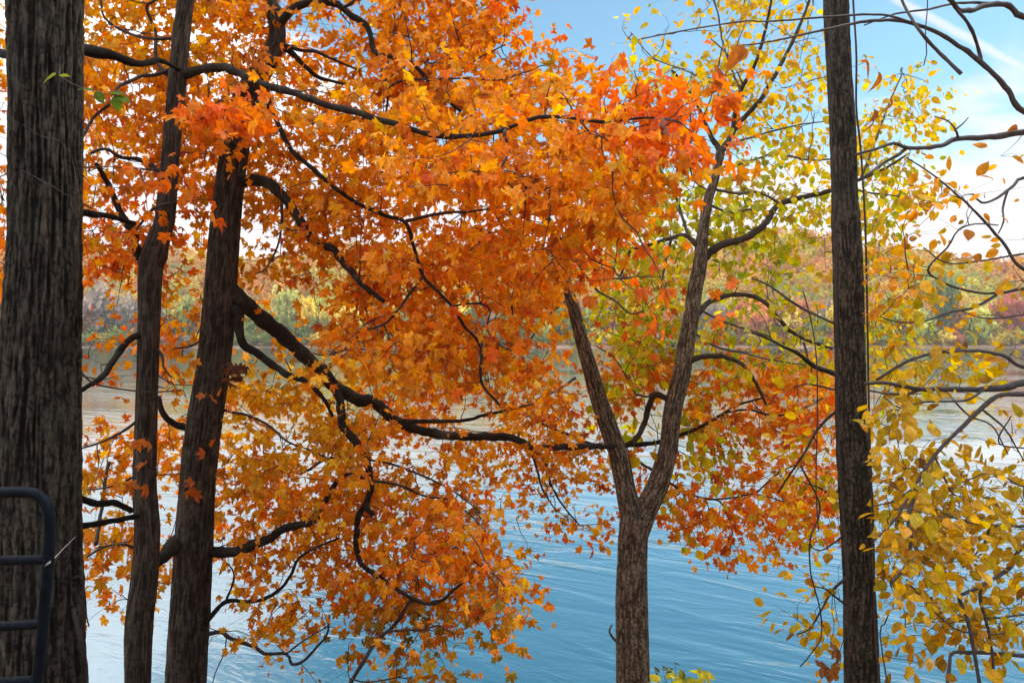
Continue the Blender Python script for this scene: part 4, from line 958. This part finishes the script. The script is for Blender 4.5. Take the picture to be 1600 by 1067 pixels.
fm = N(nt, 'ShaderNodeMapRange'); fm.inputs['From Min'].default_value = 0.0; fm.inputs['From Max'].default_value = 0.5; fm.inputs['To Min'].default_value = 0.07; fm.inputs['To Max'].default_value = 0.96
L(fr.outputs[0], fm.inputs['Value'])
L(bp.outputs['Normal'], gl.inputs['Normal'])
sm = N(nt, 'ShaderNodeMixShader'); L(fm.outputs[0], sm.inputs[0]); L(df.outputs[0], sm.inputs[1]); L(gl.outputs[0], sm.inputs[2])
L(sm.outputs[0], out.inputs['Surface'])
tag(obj('lake_water', wm, m), kind='structure')

# clump quads of a far crown
def crown_quads(n, rx, rz, q, hollow=0.45, lobes=None):
    u = rng.normal(0, 1, (n, 3)); u /= np.linalg.norm(u, axis=1)[:, None]
    r = hollow + (1 - hollow) * rng.random(n) ** 0.6
    lump = 1 + 0.22 * np.sin(u[:, 0] * 5 + rng.uniform(0, 6)) * np.sin(u[:, 2] * 4 + rng.uniform(0, 6)) + 0.18 * np.sin(u[:, 1] * 7 + rng.uniform(0, 6))
    p = u * (r * lump)[:, None] * np.array((rx, rx, rz))
    nrm = u + rng.normal(0, 0.7, (n, 3)); nrm /= np.linalg.norm(nrm, axis=1)[:, None]
    a = np.cross(nrm, rng.normal(0, 1, (n, 3))); a /= np.linalg.norm(a, axis=1)[:, None]; bq = np.cross(nrm, a)
    s = q * rng.uniform(0.6, 1.3, n)[:, None]
    V = np.stack([p - a * s * 0.5, p - bq * s * 0.6, p + a * s * 0.5, p + bq * s * 0.7], 1)
    return V
# hillside woods: one mass of crowns
HC = 1.65 * np.array([(0.34, 0.17, 0.03), (0.38, 0.22, 0.035), (0.31, 0.13, 0.035), (0.36, 0.29, 0.04), (0.27, 0.26, 0.04), (0.17, 0.21, 0.045), (0.26, 0.20, 0.09), (0.42, 0.17, 0.04)])
VV, CC = [], []
yy = SHORE + 12
while yy < SHORE + 178:
    x = -0.78 * yy
    while x < 0.80 * yy:
        tx, ty = x + rng.normal(0, 1.6), yy + rng.normal(0, 1.6)
        z = float(ground_z(np.array(tx), np.array(ty))); h = rng.uniform(10, 15); rx = rng.uniform(2.9, 4.6)
        V = crown_quads(110, rx, h * 0.40, 1.25, 0.6) + np.array((tx, ty, z + h * 0.60))
        nz = mn.noise(Vector((tx * 0.022, ty * 0.022, 1.0)))
        t = (yy - SHORE) / 178
        w = np.array([1, 1.2, 1, 0.8, 0.9, 0.6, 0.8, 0.6]) * np.exp(2.0 * nz * np.array([1, 0.6, 1, -0.3, -1.2, -1.4, 0, 1])) 
        w *= np.exp((t - 0.45) * np.array([2.2, 1.8, 2, -0.6, -2.2, -2, -1.8, 2])); w /= w.sum()
        c = HC[rng.choice(len(HC), p=w)] * rng.lognormal(0, 0.12)
        VV.append(V.reshape(-1, 3)); CC.append(np.clip(c[None] * rng.lognormal(0, 0.11, (110, 1)), 0, 0.8))
        x += rng.uniform(5.0, 7.5)
    yy += 6.5
VV = np.vstack(VV); CC = np.vstack(CC); nq = len(CC)
fw = obj('hillside_woods', raw_mesh('hillside_woods', VV, np.arange(nq * 4), np.arange(nq) * 4, np.full(nq, 4), attr=CC), M_FAR)
tag(fw, 'autumn woods of rust, orange and olive crowns covering the hill across the lake', 'woods', kind='stuff')

# individual trees along the far shore
protos = []
for k in range(6):
    V = crown_quads(520, 1.0, 1.0, 0.26, 0.4)
    nq = len(V); c = np.clip(rng.lognormal(0, 0.22, (nq, 1)) * np.ones((1, 3)), 0.3, 2)
    protos.append(raw_mesh('crown', V.reshape(-1, 3), np.arange(nq * 4), np.arange(nq) * 4, np.full(nq, 4), attr=c))
    protos[-1].materials.append(M_FAR)
def far_trunk_mesh(mat):
    tb = [(np.array([(0, 0, -0.05), (0.01, 0, 0.3), (-0.01, 0.01, 0.6), (0.0, 0, 0.95)]), np.array([0.02, 0.016, 0.011, 0.004]), 7)]
    for k in range(7):
        a = rng.uniform(0, 6.28); z = rng.uniform(0.3, 0.75); l = rng.uniform(0.12, 0.25)
        tb.append((np.array([(0, 0, z), (math.cos(a) * l * 0.6, math.sin(a) * l * 0.6, z + l * 0.5), (math.cos(a) * l, math.sin(a) * l, z + l)]), np.array([0.008, 0.005, 0.002]), 5))
    me = tubes_mesh('trunk', tb); me.materials.append(mat); return me
trunk_m, birch_m = far_trunk_mesh(M_FARB), far_trunk_mesh(M_BIRCH)
KINDS_FAR = {
 'grey': ((0.20, 0.16, 0.13), 'bare greyish tree with thin mauve crown on the far shore', 'greyish trees on the far shore'),
 'olive': ((0.20, 0.22, 0.055), 'olive green tree on the far shore', 'olive trees on the far shore'),
 'yellow': ((0.46, 0.36, 0.06), 'yellow leaved tree on the far shore', 'yellow trees on the far shore'),
 'rust': ((0.34, 0.13, 0.06), 'rust red tree on the far shore', 'rust red trees on the far shore'),
 'dark': ((0.075, 0.11, 0.05), 'dark green tree on the far shore', 'dark green trees on the far shore'),
}
def far_tree(px, h, wid, kind, d=None, label=None, birch=False, color=None, low=0.3):
    d = d or SHORE + rng.uniform(2.5, 7)
    x = (px - CX) / F * d; z = float(ground_z(np.array(x), np.array(d)))
    col, lab, grp = KINDS_FAR[kind]
    t = thing('shore_tree', (x, d, z), label or lab, 'tree', None if label else grp)
    rot = rng.uniform(0, 6.28)
    o = bpy.data.objects.new('trunk', birch_m if birch else trunk_m); COL.objects.link(o); o.parent = t
    o.scale = (h * 0.9, h * 0.9, h * 0.95); o.rotation_euler.z = rot
    o = bpy.data.objects.new('crown', protos[rng.integers(len(protos))]); COL.objects.link(o); o.parent = t
    ch = h * (1 - low) / 2
    o.location = (0, 0, h * low + ch); o.scale = (wid / 2, wid / 2, ch * 1.05); o.rotation_euler.z = rot
    cc = 1.8 * np.array(color or col) * rng.lognormal(0, 0.1)
    o.color = (*[float(v) for v in cc], 1)
special = [
 (1437, 12.5, 9.5, 'yellow', 'pale yellow green bushy tree at the far water edge, between slim trunk and right edge', (0.44, 0.44, 0.11)),
 (1528, 13, 10, 'yellow', 'larger pale lime tree at the far water edge under the right hill crest', (0.42, 0.43, 0.11)),
 (1475, 25, 9, 'dark', 'tall dark green conifer like tree between two pale yellow trees on far shore', (0.10, 0.13, 0.05)),
 (1180, 16, 12, 'rust', 'pinkish orange round tree on the far shore right of the fork', (0.48, 0.19, 0.08)),
 (1230, 13, 10, 'yellow', 'straw yellow tree on the far shore, left of the slim trunk', (0.50, 0.40, 0.09)),
 (478, 17, 8, 'yellow', 'bright yellow tree with pale stem on the far shore under the arching limb', (0.55, 0.40, 0.05)),
 (445, 19, 11, 'olive', 'pale olive spreading tree on the far shore left of the bright yellow one', (0.34, 0.33, 0.10)),
 (160, 21, 13, 'grey', 'big mauve grey bare crown on the far shore beside the furrowed trunk', (0.25, 0.19, 0.16)),
 (125, 14, 8, 'olive', 'light green tree on the far shore touching the furrowed trunk', (0.30, 0.32, 0.08)),
 (1580, 18, 12, 'rust', 'wine red tree on the far shore at the right edge', (0.30, 0.09, 0.07)),
]
for px, h, w, k, lab, c in special: far_tree(px, h, w, k, SHORE + 3.5 + rng.uniform(0, 1.5), lab, px == 478, c, 0.12 if 'bush' in lab or 'lime' in lab else 0.25)
for px in (505, 515): far_tree(px, 13, 4, 'yellow', SHORE + 4, 'slender white stemmed birch on the far shore, %s of a close pair' % ('left' if px == 505 else 'right'), True, (0.45, 0.36, 0.06), 0.55)
px = -60.0
while px < 1680:
    k = rng.choice(['grey', 'olive', 'yellow', 'rust', 'dark'], p=[0.2, 0.32, 0.22, 0.16, 0.10])
    far_tree(px, rng.uniform(9, 17), rng.uniform(6, 10), str(k), SHORE + rng.uniform(4, 10), low=rng.uniform(0.04, 0.22))
    if rng.random() < 0.75: far_tree(px + rng.uniform(4, 12), rng.uniform(3, 6.5), rng.uniform(4, 7.5), str(rng.choice(['olive', 'yellow', 'rust', 'grey'], p=[0.5, 0.25, 0.1, 0.15])), SHORE + rng.uniform(1.5, 3), low=0.03)
    px += rng.uniform(14, 24)

# ================================================================== world, sun, haze, camera
SUN_AZ, SUN_EL = R(72), R(55)
w = bpy.data.worlds.new('World'); scene.world = w; w.use_nodes = True
nt = w.node_tree; nt.nodes.clear(); L = nt.links.new
out = nt.nodes.new('ShaderNodeOutputWorld'); bg = nt.nodes.new('ShaderNodeBackground'); bg.inputs['Strength'].default_value = 0.15
sky = nt.nodes.new('ShaderNodeTexSky'); sky.sky_type = 'NISHITA'; sky.sun_disc = False
sky.sun_elevation = SUN_EL; sky.sun_rotation = SUN_AZ; sky.air_density = 1.0; sky.dust_density = 0.6; sky.ozone_density = 1.6; sky.altitude = 200
tc = nt.nodes.new('ShaderNodeTexCoord')
sep = nt.nodes.new('ShaderNodeSeparateXYZ'); L(tc.outputs['Generated'], sep.inputs[0])
def math_(op, a, b=None, clamp=False):
    n = nt.nodes.new('ShaderNodeMath'); n.operation = op; n.use_clamp = clamp
    for i, v in enumerate((a, b)):
        if v is None: continue
        if isinstance(v, (int, float)): n.inputs[i].default_value = v
        else: L(v, n.inputs[i])
    return n.outputs[0]
mp = nt.nodes.new('ShaderNodeMapping'); mp.inputs['Scale'].default_value = (1.4, 1.4, 5.5); L(tc.outputs['Generated'], mp.inputs['Vector'])
cn = N(nt, 'ShaderNodeTexNoise', Scale=2.2, Detail=7.0, Roughness=0.6); cn.inputs['Distortion'].default_value = 0.5; L(mp.outputs['Vector'], cn.inputs['Vector'])
def maprange(v, a, b, c, d):
    n = nt.nodes.new('ShaderNodeMapRange'); n.interpolation_type = 'SMOOTHSTEP'
    for i, q in zip((1, 2, 3, 4), (a, b, c, d)): n.inputs[i].default_value = q
    L(v, n.inputs[0]); return n.outputs[0]
low = maprange(sep.outputs['Z'], 0.08, 0.34, 0.42, -0.07)        # thicker cloud towards the horizon
left = maprange(sep.outputs['X'], -0.34, 0.02, 0.42, 0.0)      # and to the left
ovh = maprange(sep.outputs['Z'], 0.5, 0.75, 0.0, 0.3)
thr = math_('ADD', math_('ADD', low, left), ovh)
cm = math_('ADD', cn.outputs['Fac'], thr)
mask = maprange(cm, 0.56, 0.86, 0.0, 1.0)
# contrail: a band about a great circle
a_ = np.array(((1409 - CX) / F, 1, (HY - 3) / F)); b_ = np.array(((1600 - CX) / F, 1, (HY - 108) / F)); nn_ = np.cross(a_, b_); nn_ /= np.linalg.norm(nn_)
dt = nt.nodes.new('ShaderNodeVectorMath'); dt.operation = 'DOT_PRODUCT'; dt.inputs[1].default_value = tuple(nn_); L(tc.outputs['Generated'], dt.inputs[0])
n5 = N(nt, 'ShaderNodeTexNoise', Scale=22.0, Detail=4.0); L(tc.outputs['Generated'], n5.inputs['Vector'])
band = maprange(math_('ABSOLUTE', math_('ADD', dt.outputs['Value'], math_('MULTIPLY', math_('SUBTRACT', n5.outputs['Fac'], 0.5), 0.008))), 0.001, 0.007, 0.66, 0.0)
band = math_('MULTIPLY', band, maprange(sep.outputs['X'], 0.2, 0.42, 0.0, 1.0))
mask2 = math_('MAXIMUM', mask, band)
cb = nt.nodes.new('ShaderNodeCombineColor')
cl_ = maprange(sep.outputs['Z'], 0.55, 0.85, 4.3, 9.0)          # unseen overhead cloud brightened, added to light the leaves
glow = math_('MULTIPLY', maprange(sep.outputs['X'], -0.42, -0.06, 1.3, 0.0), maprange(sep.outputs['Z'], 0.22, 0.40, 0.0, 1.0))   # extra brightness added to the left cloud, to whiten its reflection in the lake
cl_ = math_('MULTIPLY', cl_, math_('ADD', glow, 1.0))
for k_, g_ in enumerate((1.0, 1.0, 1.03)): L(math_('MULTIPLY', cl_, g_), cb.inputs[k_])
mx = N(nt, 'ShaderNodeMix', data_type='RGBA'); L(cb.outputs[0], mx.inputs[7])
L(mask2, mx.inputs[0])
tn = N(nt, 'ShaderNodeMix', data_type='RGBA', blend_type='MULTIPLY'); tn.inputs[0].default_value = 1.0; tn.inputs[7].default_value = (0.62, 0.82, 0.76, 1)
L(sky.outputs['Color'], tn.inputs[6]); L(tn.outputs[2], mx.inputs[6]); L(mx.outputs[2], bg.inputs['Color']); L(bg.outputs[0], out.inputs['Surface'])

sl = bpy.data.lights.new('sun', 'SUN'); sl.energy = 2.4; sl.angle = R(14); sl.color = (1.0, 0.93, 0.82)
so = bpy.data.objects.new('sun', sl); COL.objects.link(so)
S = Vector((math.cos(SUN_EL) * math.sin(SUN_AZ), math.cos(SUN_EL) * math.cos(SUN_AZ), math.sin(SUN_EL)))
so.rotation_euler = S.to_track_quat('Z', 'Y').to_euler(); so.location = S * 50


# the air over the lake
hb = [(-1600, -60), (1600, -60), (1600, 1700), (-1600, 1700)]
hv = [(x, y, -12.5) for x, y in hb] + [(x, y, 70.0) for x, y in hb]
hf = [3, 2, 1, 0, 4, 5, 6, 7, 0, 1, 5, 4, 1, 2, 6, 5, 2, 3, 7, 6, 3, 0, 4, 7]
m, hn, ho = newmat('haze')
pv = hn.nodes.new('ShaderNodeVolumePrincipled'); pv.inputs['Color'].default_value = (1.0, 0.97, 0.94, 1); pv.inputs['Density'].default_value = 0.00022; pv.inputs['Anisotropy'].default_value = 0.2
hn.links.new(pv.outputs[0], ho.inputs['Volume'])
tag(obj('haze', raw_mesh('haze', hv, hf, np.arange(6) * 4, np.full(6, 4)), m), kind='stuff')
cam = bpy.data.cameras.new('camera'); co = bpy.data.objects.new('camera', cam); COL.objects.link(co)
co.location = (0, 0, 0); co.rotation_euler = (R(90), 0, 0)
cam.sensor_width = 36; cam.lens = 36 * F / 1600; cam.shift_y = -(533.5 - HY) / 1600
cam.clip_start = 0.05; cam.clip_end = 4000
cam.dof.use_dof = True; cam.dof.focus_distance = 6.6; cam.dof.aperture_fstop = 5.0
scene.camera = co

scene.view_settings.view_transform = 'Standard'; scene.view_settings.look = 'None'; scene.view_settings.gamma = 1.0
scene.view_settings.exposure = 0.7
scene.render.engine = 'CYCLES'
c = scene.cycles
c.max_bounces = 8; c.diffuse_bounces = 4; c.glossy_bounces = 3; c.transmission_bounces = 6; c.transparent_max_bounces = 4; c.volume_bounces = 1
c.caustics_reflective = False; c.caustics_refractive = False
c.use_denoising = True
